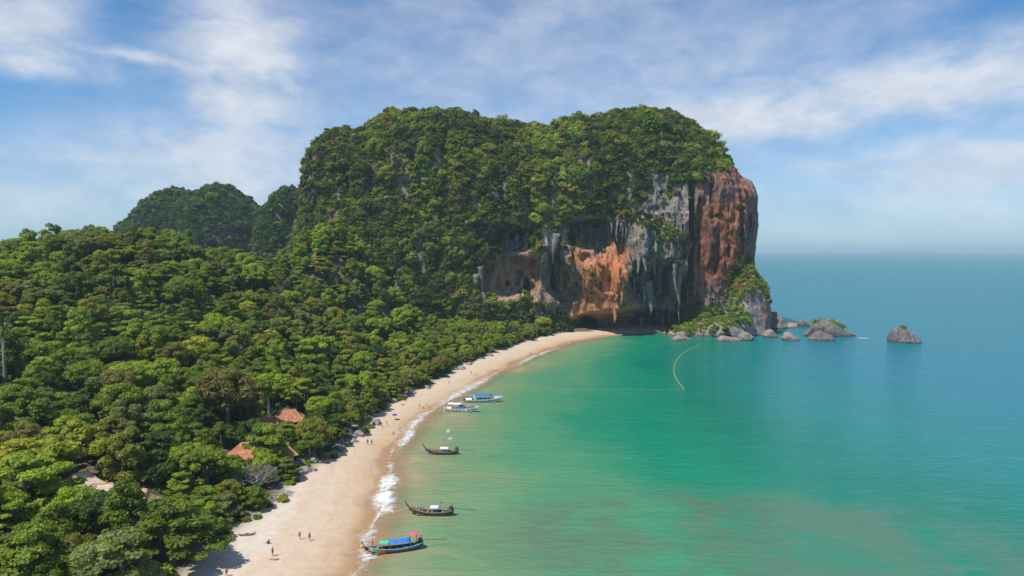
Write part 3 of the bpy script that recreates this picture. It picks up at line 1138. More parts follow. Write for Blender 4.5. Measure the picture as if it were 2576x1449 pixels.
STYLES = ['dome', 'dome', 'dome', 'tier', 'tier', 'tall', 'tall', 'lobed', 'lobed', 'lobed']
CROWNS = [crown_mesh("crown", s, 100 + i, LEAF_OBJ) for i, s in enumerate(STYLES)]
TRUNKS = [trunk_mesh(200 + i, 8.0) for i in range(4)]
PROTO = bpy.data.collections.new("leaf_prototypes")
for i, s in enumerate(STYLES):
    PROTO.objects.link(bpy.data.objects.new("proto_%02d" % i, crown_mesh("crown_far", s, 100 + i, LEAF_INS)))
BUSHES = bpy.data.collections.new("bush_prototypes")
for i in range(6):
    BUSHES.objects.link(bpy.data.objects.new("bush_%02d" % i, crown_mesh("bush_far", 'bush', 300 + i, LEAF_INS)))

for i, (st_, k_) in enumerate((('lobed', .42), ('tall', .40), ('tier', .40), ('dome', .40))):
    m_ = crown_mesh('bush_far', st_, 330 + i, LEAF_INS, .45)
    m_.transform(Matrix.Scale(k_, 4))
    BUSHES.objects.link(bpy.data.objects.new('bush_%02d' % (6 + i), m_))

PAL = {
    'dark green': (0.076, 0.132, 0.019), 'mid green': (0.156, 0.222, 0.024), 'bright green': (0.222, 0.305, 0.028), 'yellow green': (0.285, 0.318, 0.028),
    'olive': (0.205, 0.218, 0.035), 'brownish olive': (0.178, 0.166, 0.044), 'greyish green': (0.180, 0.216, 0.068), 'deep blue green': (0.048, 0.094, 0.029)}


def scatter(name, pts, rot, scl, tint, vi, coll, label, cat):
    me_ = bpy.data.meshes.new(name)
    me_.vertices.add(len(pts))
    me_.vertices.foreach_set('co', np.asarray(pts, np.float32).ravel())
    a = me_.attributes.new('rot', 'FLOAT_VECTOR', 'POINT')
    a.data.foreach_set('vector', np.asarray(rot, np.float32).ravel())
    a = me_.attributes.new('scl', 'FLOAT_VECTOR', 'POINT')
    a.data.foreach_set('vector', np.asarray(scl, np.float32).ravel())
    a = me_.attributes.new('vi', 'INT', 'POINT')
    a.data.foreach_set('value', np.asarray(vi, np.int32))
    a = me_.attributes.new('tint', 'FLOAT_COLOR', 'POINT')
    a.data.foreach_set('color', np.concatenate([tint, np.ones((len(tint), 1))], 1).astype(np.float32).ravel())
    o = link(name, me_)
    g = bpy.data.node_groups.new(name + "_scatter", 'GeometryNodeTree')
    g.interface.new_socket('Geometry', in_out='INPUT', socket_type='NodeSocketGeometry')
    g.interface.new_socket('Geometry', in_out='OUTPUT', socket_type='NodeSocketGeometry')
    gi = g.nodes.new('NodeGroupInput')
    go = g.nodes.new('NodeGroupOutput')
    ip = g.nodes.new('GeometryNodeInstanceOnPoints')
    ci = g.nodes.new('GeometryNodeCollectionInfo')
    ci.inputs['Collection'].default_value = coll
    ci.inputs['Separate Children'].default_value = True
    ci.inputs['Reset Children'].default_value = True

    def na(nm, ty):
        n = g.nodes.new('GeometryNodeInputNamedAttribute')
        n.data_type = ty
        n.inputs['Name'].default_value = nm
        return n.outputs['Attribute']
    e2r = g.nodes.new('FunctionNodeEulerToRotation')
    g.links.new(na('rot', 'FLOAT_VECTOR'), e2r.inputs[0])
    g.links.new(gi.outputs[0], ip.inputs['Points'])
    g.links.new(ci.outputs[0], ip.inputs['Instance'])
    ip.inputs['Pick Instance'].default_value = True
    g.links.new(na('vi', 'INT'), ip.inputs['Instance Index'])
    g.links.new(e2r.outputs[0], ip.inputs['Rotation'])
    g.links.new(na('scl', 'FLOAT_VECTOR'), ip.inputs['Scale'])
    g.links.new(ip.outputs[0], go.inputs[0])
    md = o.modifiers.new("scatter", 'NODES')
    md.node_group = g
    return tag(o, label, cat, kind='stuff')


def sample_faces(fc, fn, ar, wgt, n, rng):
    pr = ar * wgt
    pr = pr / pr.sum()
    return rng.choice(len(fc), n, p=pr)


def tints(names, probs, n, rng, spread=0.25, field=None):
    cols = np.array([PAL[k] for k in names])
    idx = rng.choice(len(names), n, p=np.array(probs) / sum(probs))
    c = cols[idx] * (1 + spread * rng.normal(size=(n, 1)).clip(-1.5, 1.5))
    return np.clip(c, 0.008, 0.3)


# green cover of the headland
rng = np.random.default_rng(5)
vx, vz = MFC[:, 0], MFC[:, 2]
rsd = poly_sdf(vx, vz, ROCKPOLY) + 9 * fbm(MFC / 9.0, 3, 131)
LEDGES = [(1690, 598, 60, 22), (1640, 560, 46, 26), (1390, 560, 36, 30), (1690, 470, 22, 24), (1400, 650, 24, 30), (1350, 640, 26, 30), (1680, 665, 30, 12), (1330, 770, 60, 14),
          (1868, 690, 56, 44), (1838, 735, 30, 34), (1912, 735, 14, 34), (1780, 800, 70, 38), (1720, 825, 34, 16), (1830, 790, 46, 34), (1700, 640, 26, 14)]
led = np.zeros(len(vx))
for (u, v, ru, rv) in LEDGES:
    if v > 655 and u > 1700:
        p = at_depth(u, v, 488 if v > 760 else 498)
    else:
        p = front_pt(u, v)
    k = px_m(p.y)
    q = np.sqrt(((vx - p.x) / (ru * k)) ** 2 + ((vz - p.z) / (rv * k)) ** 2) + 0.25 * fbm(MFC / 5.0, 2, 141)
    led = np.maximum(led, 1 - sstep(q, 0.6, 1.1))
fr = MFC[:, 1] < YC + 10
wv = (1 - sstep(rsd, -2, 3)) * (0.25 + 0.75 * sstep(MFN[:, 2], -0.45, 0.05))
strk = fbm(MFC / np.array([6.0, 6.0, 26.0]), 2, 151)
wv = wv * (1 - 0.88 * sstep(strk, 0.20, 0.36) * sstep(0.5 - MFN[:, 2], 0, .25))      # bare grey streaks between the shrubs
tuft = sstep(fbm(MFC / np.array([9.0, 9.0, 12.0]), 2, 157), .12, .4) * (MFC[:, 0] > 0) * (MFC[:, 2] > 25) * 0.16
wv = np.maximum(wv, tuft * (rsd > 0))
lowfoot = (MFC[:, 2] < 9) & (MFC[:, 0] > 80)
feet = (MFC[:, 0] > 118) & (MFC[:, 1] < 536) & (MFC[:, 2] < 62)
wv = np.where(feet, 0, wv)
wv = np.maximum(wv, led * (0.3 + .7 * sstep(MFN[:, 2], -0.3, .2)))
wv = np.where(fr & (MFC[:, 2] > 3.0), wv, wv * 0.12)
wv = np.where((vx > at_depth(1835, 500, YC).x) & (vz < at_depth(1860, 425, YC).z) & (led < .3), 0, wv)
wv = np.where(MFC[:, 2] < 1.5, 0, wv)
idx = sample_faces(MFC, MFN, MFA, wv, 24000, rng)
pts = MFC[idx] + MFN[idx] * rng.uniform(-.2, .6, (len(idx), 1))
n = len(idx)
sc = rng.lognormal(0.0, 0.44, n) * 1.06
sc = np.where(led[idx] > 0.5, np.minimum(sc * 0.72, 1.15), sc)
sc = np.where((rsd[idx] > 2) & (led[idx] < .3), sc * .5, sc)
top = sstep(MFC[idx][:, 2], 95, 150)
sc = sc * (1 + 0.05 * top)
scl = np.stack([sc, sc, sc * rng.uniform(.8, 1.25, n)], 1)
lean = MFN[idx]
rot = np.stack([-lean[:, 1] * 0.7, lean[:, 0] * 0.7, rng.uniform(0, 6.28, n)], 1)
rot = np.stack([rng.normal(size=n) * .25, rng.normal(size=n) * .25, rng.uniform(0, 6.28, n)], 1)
tn = tints(['dark green', 'mid green', 'olive', 'bright green', 'yellow green', 'deep blue green', 'brownish olive'], [3.2, 3.2, 2.6, 1.0, .45, 1.6, .7], n, rng, .28)
patch = fbm(MFC[idx] / 30.0, 3, 161)
tn = tn * np.clip(1 + 0.75 * patch[:, None], .45, 1.6)
lush = (led[idx] > 0.4) & (MFC[idx][:, 0] > 90) & (MFC[idx][:, 2] < 40)
tn[lush] = np.array(PAL['bright green']) * rng.uniform(.7, 1.3, (lush.sum(), 1))
scatter("cliff_shrubs", pts, rot, scl, tn, rng.integers(0, 10, n), BUSHES, "dense green shrubs covering the top and flank of the limestone headland", "shrubs")

# cover of the hills behind
for (fc, fn, ar), lab, cnt in ((HILL_A, "dark green trees covering the twin domed hill", 6500), (HILL_B, "dark green trees covering the small hill beside the headland", 3000)):
    wgt = np.where((fn[:, 1] < 0.35) & (fc[:, 2] > 6), 1.0, 0.05) * (0.6 + .4 * sstep(fn[:, 2], -.4, .1))
    wgt = wgt * (1 - 0.6 * sstep(fbm(fc / np.array([7.0, 7.0, 30.0]), 2, 171), .42, .5))
    idx = sample_faces(fc, fn, ar, wgt, cnt, rng)
    n = len(idx)
    sc = rng.lognormal(0.25, 0.32, n) * 1.25
    scl = np.stack([sc, sc, sc * rng.uniform(.8, 1.2, n)], 1)
    rot = np.stack([rng.normal(size=n) * .2, rng.normal(size=n) * .2, rng.uniform(0, 6.28, n)], 1)
    tn = tints(['dark green', 'deep blue green', 'mid green', 'olive'], [3, 5, .7, .5], n, rng, .25)
    scatter("hill_trees", fc[idx] + fn[idx] * .5, rot, scl, tn, rng.integers(0, 10, n), BUSHES, lab, "trees")

# ------------------------------------------------------------------ forest
# roofs and special trees that must stay in view: (u, v, metres kept clear, keep line of sight)
HOUSES = [  # u, v, ground z guess, yaw, size, kind
    (722, 1062, 0.35, (9.0, 6.5), 'tile'), (672, 1080, 0.15, (8.0, 5.0), 'tile'), (625, 1150, -0.2, (7.5, 5.5), 'tile'), (705, 1150, 0.5, (6.0, 4.5), 'tile'),
    (258, 1262, 0.25, (7.6, 5.6), 'pale'), (205, 1232, 0.9, (5.5, 4.5), 'pale'), (362, 1278, -0.3, (4.6, 4.0), 'thatch')]


def land_hit(u, v, lift=0.0):
    """first point of the ground along a ray, lifted"""
    d = ray(u, v)
    t = np.linspace(60, 520, 1400) / d.y
    xs, ys, zs = d.x * t, d.y * t, CAM_Z + d.z * t
    g = terrain(xs, ys) + lift
    k = np.nonzero(zs < g)[0]
    k = k[0] if len(k) else len(t) - 1
    return Vector((xs[k], ys[k], g[k] - lift))


house_at = [land_hit(u, v, 1.5) for (u, v, *_r) in HOUSES]
BARE_AT = land_hit(640, 1215, 3.0)
KEEP = [(p, 7.5, s) for p, s in ((house_at[0], .8), (house_at[1], .55), (house_at[2], .5), (house_at[3], .3), (house_at[4], .55), (house_at[5], .25), (house_at[6], .35))] + [(BARE_AT, 7.0, .9)]


def blocked(x, y, z, r):
    """would a crown of radius r centred here hide or touch one of the kept things?"""
    for (sx_, sy_, sz_, sr_) in SPOT:
        o = Vector((0, 0, CAM_Z))
        q = Vector((sx_, sy_, sz_))
        d = q - o
        L = d.length
        d /= L
        c = Vector((x, y, z))
        t = (c - o).dot(d)
        if 0 < t < L - sr_ and (c - (o + d * t)).length < r * .8 + sr_ * .25:
            return True
    for (p, rad, los) in KEEP:
        if (x - p.x) ** 2 + (y - p.y) ** 2 < (rad * .45 + r * .6) ** 2:
            return True
        q = Vector((p.x, p.y, p.z + 3.2))
        o = Vector((0, 0, CAM_Z))
        c = Vector((x, y, z))
        d = (q - o)
        L = d.length
        d /= L
        t = (c - o).dot(d)
        if 0 < t < L - 1 and (c - (o + d * t)).length < r * los + 0.3:
            return True
    return False


cand = []
rngf = np.random.default_rng(12)
# distinct trees the photograph singles out: u, v of crown centre, diameter, style, colour, crown height above ground
SPECIAL = [
    (1366, 812, 13.0, 0, 'yellow green', "bright lime green round tree under the cliff at the far end of the beach", 6.5),
    (570, 985, 17.0, 0, 'brownish olive', "tall round olive brown tree standing above the forest inland of the red roofs", 13),
    (765, 975, 12.0, 3, 'yellow green', "yellow green flat topped tree behind the red roofed bungalows", 9),
    (910, 965, 13.0, 7, 'bright green', "bright green rounded tree close behind the beach opposite the speedboats", 9),
    (190, 1120, 18.0, 8, 'yellow green', "large yellow flowering tree in the lower left of the forest", 9),
    (665, 1105, 15.0, 3, 'bright green', "wide flat crowned bright green tree in front of the red roofs", 6.5),
    (60, 1200, 18.0, 4, 'bright green', "layered bright green tree at the left edge beside the pale roof", 9),
    (30, 1010, 12.0, 1, 'mid green', "rounded fresh green tree at the left edge below the bare tall trunk", 9),
    (430, 1310, 17.0, 3, 'mid green', "large layered green tree just below the pale roofs", 8),
    (300, 1400, 15.0, 4, 'greyish green', "grey green layered tree at the bottom of the forest", 8),
    (135, 610, 9.0, 0, 'mid green', "round crowned tree on the skyline at the far left", 10),
    (215, 615, 9.5, 2, 'greyish green', "thin grey green tree on the skyline right of the round one", 10),
    (255, 612, 8.5, 1, 'olive', "small olive round tree on the skyline just left of the gap", 10),
    (540, 605, 12.0, 1, 'bright green', "bright green tree on the crest of the wooded hill before the twin domes", 8),
    (515, 612, 6.0, 7, 'yellow green', "small pale yellow tree near the crest of the wooded hill", 8),
    (715, 715, 14.0, 5, 'brownish olive', "dark olive tree in the dip between wooded hill and headland", 9),
    (585, 840, 12.0, 8, 'greyish green', "grey green feathery tree halfway down the wooded slope", 9),
    (790, 1090, 11.0, 0, 'olive', "dark olive round tree on the sand edge above the boulders", 6),
]
trees = []
for (u, v, dia, st, colr, lab, ch) in SPECIAL:
    p = land_hit(u, v, ch)
    trees.append(dict(x=p.x, y=p.y, d=dia, st=st, col=colr, label=lab, ch=ch, z=tz(p.x, p.y), sp=True))
SPOT = [(t['x'], t['y'], t['z'] + t['ch'] + t['d'] * .12, t['d'] * .45) for t in trees]
xs = rngf.uniform(-420, 70, 26000)
ys = rngf.uniform(58, 530, 26000)
w_ = sd_wood(xs, ys)
zz_ = terrain(xs, ys)
px = np.array([t['x'] for t in trees])
for i in range(len(xs)):
    x, y, w = xs[i], ys[i], w_[i]
    if w < 1.5 or abs(x) > 0.86 * y + 22:
        continue
    if x > -40 and y > 470:
        continue
    near = w < 14
    dia = rngf.uniform(6.5, 9.5) if near else rngf.uniform(7.5, 16.0)
    if y > 350 and x > -75:
        dia = rngf.uniform(7.0, 10.5)
    if (x + 100) ** 2 + (y - 395) ** 2 < 46 ** 2:
        dia = rngf.uniform(9.5, 15.0)
    if w < dia * (0.55 if y < 128 else 0.24):
        continue
    ok = True
    for t in trees:
        dx, dy_ = t['x'] - x, t['y'] - y
        if dx * dx + dy_ * dy_ < (0.285 * (t['d'] + dia)) ** 2:
            ok = False
            break
    if not ok:
        continue
    ch = rngf.uniform(0.36, 0.58) * dia + (0 if near else 1.2)
    if blocked(x, y, zz_[i] + ch, dia * .5):
        continue
    trees.append(dict(x=x, y=y, d=dia, ch=ch, z=zz_[i], w=w, sp=False))
# line of sight to the camera over the hills
tx = np.array([t['x'] for t in trees])
ty = np.array([t['y'] for t in trees])
tzc = np.array([t['z'] + t['ch'] + t['d'] * .3 for t in trees])
vis = np.ones(len(trees), bool)
for q in np.linspace(0.3, 0.96, 24):
    g = terrain(tx * q, ty * q) + 5.0 * (sd_wood(tx * q, ty * q) > 4)
    vis &= (CAM_Z + (tzc - CAM_Z) * q) > g - 2.5
for t, v in zip(trees, vis):
    t['vis'] = bool(v) or t['sp']
trees = [t for t in trees if t['vis']]
tone = n2(np.array([t['x'] for t in trees]), np.array([t['y'] for t in trees]), 26.0, 2, 9)
for t, f in zip(trees, tone):
    if 'col' in t:
        continue
    r = rngf.random() + 0.35 * f
    far = t['y'] > 340
    if (t['x'] + 100) ** 2 + (t['y'] - 395) ** 2 < 48 ** 2:
        r = .25 + .62 * r
    if r < .10:
        c = 'dark green'
    elif r < .40:
        c = 'mid green'
    elif r < .74:
        c = 'bright green'
    elif r < .88:
        c = 'olive'
    elif r < .95:
        c = 'greyish green'
    elif r < 1.02:
        c = 'brownish olive'
    else:
        c = 'yellow green'
    t['col'] = c
    t['st'] = int(rngf.integers(0, 10))
    if t['y'] < 150 and rngf.random() < .45:
        t['st'] = int(rngf.choice([3, 4]))
for t in trees:
    t['size'] = t['d'] / math.hypot(t['x'], t['y']) * (1e3 if t['sp'] else 1)
trees.sort(key=lambda t: -t['size'])
print("trees", len(trees))
N_SINGLE = 290
FORM = ['round crowned', 'round crowned', 'broad domed', 'layered', 'flat topped', 'tall narrow', 'tall shaggy', 'many headed', 'lobed', 'loose crowned']


def place_words(x, y, w):
    if x > -70 and y > 330:
        return "among the trees below the cliff" if w > 9 else "along the far sand near the cliff"
    if (x + 100) ** 2 + (y - 408) ** 2 < 55 ** 2:
        return "on the steep knoll before the headland"
    ratio = x / y
    side = "left" if ratio < -.56 else ("middle" if ratio < -.38 else "right")
    if w < 10:
        if y < 150:
            return "at the sand edge by the walking pair"
        if y < 205:
            return "at the sand edge by the grey boulders"
        if y < 270:
            return "at the sand edge opposite the speedboats"
        return "at the sand edge beyond the speedboats"
    if y < 125:
        return "low in the forest, %s" % {'left': 'left corner', 'middle': 'middle', 'right': 'towards the sand'}[side]
    if y < 175:
        return "around the pale roofs, %s" % {'left': 'left of them', 'middle': 'near them', 'right': 'towards the beach'}[side]
    if y < 240:
        return "low on the slope, %s" % {'left': 'left edge', 'middle': 'middle', 'right': 'near the red roofs'}[side]
    if y < 300:
        return "halfway up the slope, %s" % {'left': 'left part', 'middle': 'middle part', 'right': 'right part'}[side]
    return "near the hill crest, %s" % {'left': 'left end', 'middle': 'middle', 'right': 'right shoulder'}[side]


for i, t in enumerate(trees[:N_SINGLE]):
    s = t['d'] / 10.0
    sz = s * (0.85 + 0.3 * ((i * 37) % 10) / 10)
    root = empty("forest_tree", (t['x'], t['y'], t['z'] - 0.3), ((i * 2.399) % 6.283))
    c0 = np.array(PAL[t['col']])
    jit = 1 + 0.18 * (((i * 53) % 11) / 5.0 - 1)
    cr = link("crown", CROWNS[t['st']], root, (0, 0, t['ch'] + 0.3))
    cr.scale = (s, s, sz)
    cr.color = (*(c0 * jit), 1)
    tk = link("trunk", TRUNKS[i % 4], root)
    tk.scale = (s, s, (t['ch'] + 1.0 * sz) / 8.0)
    size = "large" if t['d'] > 12.3 else ("small" if t['d'] < 8.6 else "medium")
    lab = t.get('label') or "%s %s %s tree %s" % (size, t['col'], FORM[t['st']], place_words(t['x'], t['y'], t.get('w', 20)))
    tag(root, lab, "tree", "trees of the coastal forest")
rest = trees[N_SINGLE:]
if rest:
    n = len(rest)
    s = np.array([t['d'] / 10 for t in rest])
    P_ = np.array([(t['x'], t['y'], t['z'] + t['ch']) for t in rest])
    scatter("forest_canopy", P_, np.stack([np.zeros(n), np.zeros(n), rng.uniform(0, 6.28, n)], 1), np.stack([s, s, s * rng.uniform(.8, 1.15, n)], 1),
            np.array([PAL[t['col']] for t in rest]) * rng.uniform(.8, 1.2, (n, 1)), np.array([t['st'] for t in rest]), PROTO, "green tree crowns on the far slopes of the wooded hill", "forest")

# undergrowth between the trunks
ux = rngf.uniform(-400, 70, 12000)
uy = rngf.uniform(60, 520, 12000)
uw = sd_wood(ux, uy)
keepu = (uw > 0.8) & (np.abs(ux) < 0.84 * uy + 15) & ((uw < 14) | (rngf.random(12000) < .7)) & ~((ux > -40) & (uy > 478))
for (p, rad, _) in KEEP:
    keepu &= (ux - p.x) ** 2 + (uy - p.y) ** 2 > (rad * .62) ** 2
ux, uy = ux[keepu], uy[keepu]
uz = terrain(ux, uy)
n = len(ux)
sc = rngf.lognormal(0, .3, n) * np.where(sd_wood(ux, uy) < 6, .7, 1.45)
scatter("undergrowth", np.stack([ux, uy, uz + .1], 1), np.stack([np.zeros(n), np.zeros(n), rngf.uniform(0, 6.28, n)], 1), np.stack([sc, sc, sc], 1),
        tints(['dark green', 'mid green', 'olive', 'bright green'], [3, 3, 1.5, 1], n, rngf), rngf.integers(0, 6, n), BUSHES, "low green undergrowth on the forest floor behind the beach", "undergrowth")


# bare grey tree
def bare_tree(loc):
    root = tag(empty("bare_tree", loc), "leafless grey tree with a tangle of bare branches beside the sand", "tree")
    rr = random.Random(3)
    tb, bb = MB(), MB()
    tb.tube([(0, 0, 0), (.2, .1, 1.6), (.3, .2, 3.0)], [.45, .36, .28], 8)

    def grow(p, d, L, r, lev):
        q = p + d * L
        mid = (p + q) / 2 + Vector((rr.uniform(-.1, .1), rr.uniform(-.1, .1), rr.uniform(-.1, .1))) * L
        bb.tube([p, mid, q], [r, r * .8, r * .6], 5, cap=False)
        if lev == 0:
            return
        for _ in range(3 if lev > 1 else 4):
            nd = (d + Vector((rr.uniform(-1, 1), rr.uniform(-1, 1), rr.uniform(-.35, .6)))).normalized()
            grow(q, nd, L * rr.uniform(.62, .85), r * .62, lev - 1)
    for k in range(7):
        a = k * .9
        grow(Vector((.25, .15, 2.0 + .2 * k)), Vector((math.cos(a), math.sin(a), .55)).normalized(), 2.3, .17, 4)
    tb.build("trunk", BARK_PALE, root, True)
    bb.build("branches", simple("bare_branch", (0.25, 0.215, 0.20), .9, .2), root)


bare_tree((BARE_AT.x, BARE_AT.y, BARE_AT.z - .2))
# tall pale trunk at the left border
p = land_hit(10, 965, 6)
root = tag(empty("tall_trunk_tree", (p.x, p.y, tz(p.x, p.y))), "tall tree with a long bare pale trunk at the left edge", "tree")
b = MB()
b.tube([(0, 0, 0), (.3, 0, 8), (.1, .2, 16), (.2, .1, 24)], [.7, .5, .42, .3], 9)
for k in range(6):
    a = k * 1.05
    b.tube([(.2, .1, 20 + k * .6), (1.6 * math.cos(a), 1.6 * math.sin(a), 22 + k * .5), (3 * math.cos(a), 3 * math.sin(a), 24 + k * .4)], [.2, .15, .08], 6)
b.build("trunk", BARK_PALE, root, True)
cr = link("crown", CROWNS[7], root, (0, 0, 25))
cr.scale = (.8, .8, .6)
cr.color = (*PAL['brownish olive'], 1)

# ------------------------------------------------------------------ rocks
def rock_mesh(name, sx, sy, sz, seed, mat, sub=4, amp=0.22, sink=0.25, wedge=0.0, peak=0.0):
    bm = bmesh.new()
    bmesh.ops.create_icosphere(bm, subdivisions=sub, radius=1.0)
    V = np.array([v.co[:] for v in bm.verts])
    d = 1 + amp * 1.3 * fbm(V * 1.3 + seed * 7.7, 3, seed) + amp * 1.1 * np.abs(fbm(V * 3.1 + seed, 3, seed + 3))
    # squared shoulders: limestone blocks break along planes
    g = np.random.default_rng(seed)
    for _ in range(11):
        nrm = g.normal(size=3)
        nrm /= np.linalg.norm(nrm)
        lim = g.uniform(.5, .85)
        k = (V * d[:, None]) @ nrm
        d = np.where(k > lim, d * (1 - (k - lim) / np.maximum(k, .01) * .85), d)
    V = V * d[:, None]
    V[:, 2] *= np.where(V[:, 2] > 0, (1 - wedge * V[:, 0]) * (1 - peak * np.minimum(np.abs(V[:, 0] + .25 * np.sign(wedge)), 1)), 1)
    V = V * np.array((sx, sy, sz))
    V[:, 2] = np.maximum(V[:, 2], -sz * sink - 0.4)
    for v, c in zip(bm.verts, V):
        v.co = c
    me_ = bpy.data.meshes.new(name)
    bm.to_mesh(me_)
    bm.free()
    for p_ in me_.polygons:
        p_.use_smooth = False
    me_.materials.append(mat)
    return me_


SEA_ROCKS = [  # u, v(base), width px, height px, depth factor, material, label
    (1957, 828, 60, 48, 1.0, 'w', "tall pale boulder in the sea right beside the headland foot"),
    (1994, 826, 40, 17, 1.0, 'w', "low pale rock joining the tall pale boulder and the bushy islet"),
    (2027, 822, 30, 16, 1.0, 'g', "small dark rock behind the left end of the bushy islet"),
    (2103, 849, 150, 50, .6, 'g', "long rocky islet with green bushes on its top"),
    (2000, 857, 46, 22, .9, 'w', "small pointed rock in the sea before the pale boulders"),
    (2077, 859, 74, 24, .6, 'g', "flat grey rock in the water in front of the bushy islet"),
    (2290, 864, 94, 44, .9, 'g', "lone dark dome of rock standing farthest out in the sea"),
    (1946, 850, 44, 16, .8, 'w', "low tan ledge of rock touching the headland foot"),
    (1925, 838, 40, 30, 1.0, 'g', "dark boulder wedged against the headland foot"),
    (1830, 860, 72, 14, .6, 'w', "pinkish flat ledge at the waterline under the green ledge"),
    (1880, 858, 40, 18, .7, 'w', "small tan boulder at the waterline of the headland foot"),
    (1712, 858, 60, 12, .6, 'w', "low tan ledge at the mouth of the sea cave")]
for i, (u, v, w, h, dp, mk, lab) in enumerate(SEA_ROCKS):
    p = on_ground(u, v)
    k = px_m(p.y)
    sx, sz = w * k / 2, h * k
    sy = sx * dp
    m_ = rock_mesh("sea_rock", sx * 1.08, sy, sz * (1.1 if h > 20 else 1.2), 10 + i, ROCK_WARM if mk == 'w' else ROCK_GREY, wedge=[.1, -.2, .2, .25, .3, .1, .22, .2, 0, .2, .2, .3][i], peak=[.45, .1, .1, .3, .5, .2, .0, .2, .2, .2, .2, .2][i])
    o = link("sea_rock", m_)
    o.location = (p.x, p.y + sy * .8, -0.2)
    tag(o, lab, "rock", "rocks in the sea by the headland")


BUSH_OBJ = [crown_mesh("shrub", 'bush', 300 + i, LEAF_OBJ) for i in range(4)]


def shrub(x, y, z, s, colr, lab, i=0, grp=None):
    o = link("shrub", BUSH_OBJ[i % 4])
    o.location = (x, y, z)
    o.scale = (s * 1.2, s, s * .8)
    o.rotation_euler = (0, 0, i * 1.7)
    o.color = (*PAL[colr], 1)
    return tag(o, lab, "shrub", grp)


for i, (u, v, dia, st, colr, lab) in enumerate([
        (1702, 833, 5.5, 9, 'mid green', "leftmost small tree on the rock ledge under the red wall"), (1735, 818, 8.0, 7, 'bright green', "bright green tree left of the tall one on the rock ledge"),
        (1772, 798, 10.5, 0, 'mid green', "tallest green tree on the rock ledge under the red wall"), (1812, 806, 9.0, 8, 'bright green', "bright green tree right of the tall one on the rock ledge"),
        (1846, 822, 7.5, 7, 'mid green', "rightmost tree on the rock ledge against the grey buttress"), (1785, 832, 6.5, 9, 'yellow green', "low yellow green tree at the front of the rock ledge"),
        (1752, 770, 6.5, 5, 'dark green', "dark green tree at the back of the rock ledge in the cleft"), (1828, 838, 5.0, 8, 'bright green', "small bright tree low at the front right of the rock ledge")]):
    q = at_depth(u, v, 483 + 3 * (i % 3) + (8 if v < 790 else 0))
    root = tag(empty("ledge_tree", (q.x, q.y, max(q.z - dia * .62, .6))), lab, "tree", "trees on the rock ledge")
    sc_ = dia / 10
    hz_ = q.z - root.location.z
    cr = link("crown", CROWNS[st], root, (0, 0, hz_))
    cr.scale = (sc_, sc_, sc_)
    cr.color = (*PAL[colr], 1)
    tk = link("trunk", TRUNKS[i % 4], root)
    tk.scale = (sc_, sc_, max(hz_, 1.0) / 8)
pi = on_ground(2103, 849)
ki = px_m(pi.y)
for i, (du, dz, s, lab) in enumerate(((-26, 36, 3.1, "tallest green shrub on the crown of the bushy islet"), (2, 33, 3.0, "bright green shrub in the middle of the bushy islet"),
                                      (26, 25, 2.4, "low green shrub on the right slope of the bushy islet"), (-48, 24, 1.2, "small shrub on the left shoulder of the bushy islet"))):
    shrub(pi.x + du * ki, pi.y + 10, dz * ki - .6, s, 'mid green' if i != 1 else 'bright green', lab, i)
p = on_ground(2290, 864)
shrub(p.x - 1, p.y + 7, 40 * px_m(p.y) - .5, 1.3, 'olive', "small tuft of olive shrub on top of the lone sea rock", 2)

# grey boulders between the trees and the sand
BLINE = [(742, 1208), (765, 1192), (790, 1178), (815, 1160), (845, 1138), (868, 1118), (890, 1100), (905, 1086), (925, 1070)]
bl = [on_ground(u, v, 1.6) for u, v in BLINE]
rb = random.Random(4)
BM_ = [rock_mesh("boulder", 1.25, 1.0, .8, 60 + i, ROCK_DRY, 3, .3) for i in range(6)]
for i in range(44):
    q = rb.random() * (len(bl) - 1)
    a = bl[int(q)].lerp(bl[int(q) + 1], q - int(q))
    x, y = a.x - rb.uniform(-1.2, 5.5), a.y + rb.uniform(-2.5, 2.5)
    s = rb.uniform(.7, 1.9)
    o = link("boulder", BM_[i % 6])
    o.location = (x, y, tz(x, y) + .15 * s)
    o.rotation_euler = (rb.uniform(-.3, .3), rb.uniform(-.3, .3), rb.uniform(0, 6.28))
    o.scale = (s * 1.2, s, s)
    where = ["at the bare tree end", "below the round olive tree", "midway along", "at the speedboat end"][min(3, int(q / 2))]
    tag(o, "%s grey boulder behind the sand, %s" % ("large" if s > 1.45 else "mid sized" if s > 1.05 else "small", where), "boulder", "grey boulders behind the sand")
for i, (u, v, s, lab) in enumerate([(985, 1008, 1.8, "dark boulder under the overhanging trees beside the shaded sunbathers"), (1035, 988, 1.6, "low dark rock under the trees left of the walkers"), (1075, 972, 1.6, "brown rock under the trees near the speedboats"),
                                    (1160, 926, 1.8, "pale rock at the forest edge halfway to the cliff"), (1182, 915, 1.5, "small grey rock at the forest edge halfway to the cliff"), (945, 1060, 2.0, "pale slab of rock above the blue parasol"), (1232, 893, 1.8, "grey rock on the sand near the far trees")]):
    p = on_ground(u, v, 1.8)
    o = link("boulder", BM_[i % 6])
    o.location = (p.x, p.y, tz(p.x, p.y) + .2)
    o.scale = (s * 1.4, s, s)
    o.rotation_euler = (0, 0, i)
    tag(o, lab, "boulder")

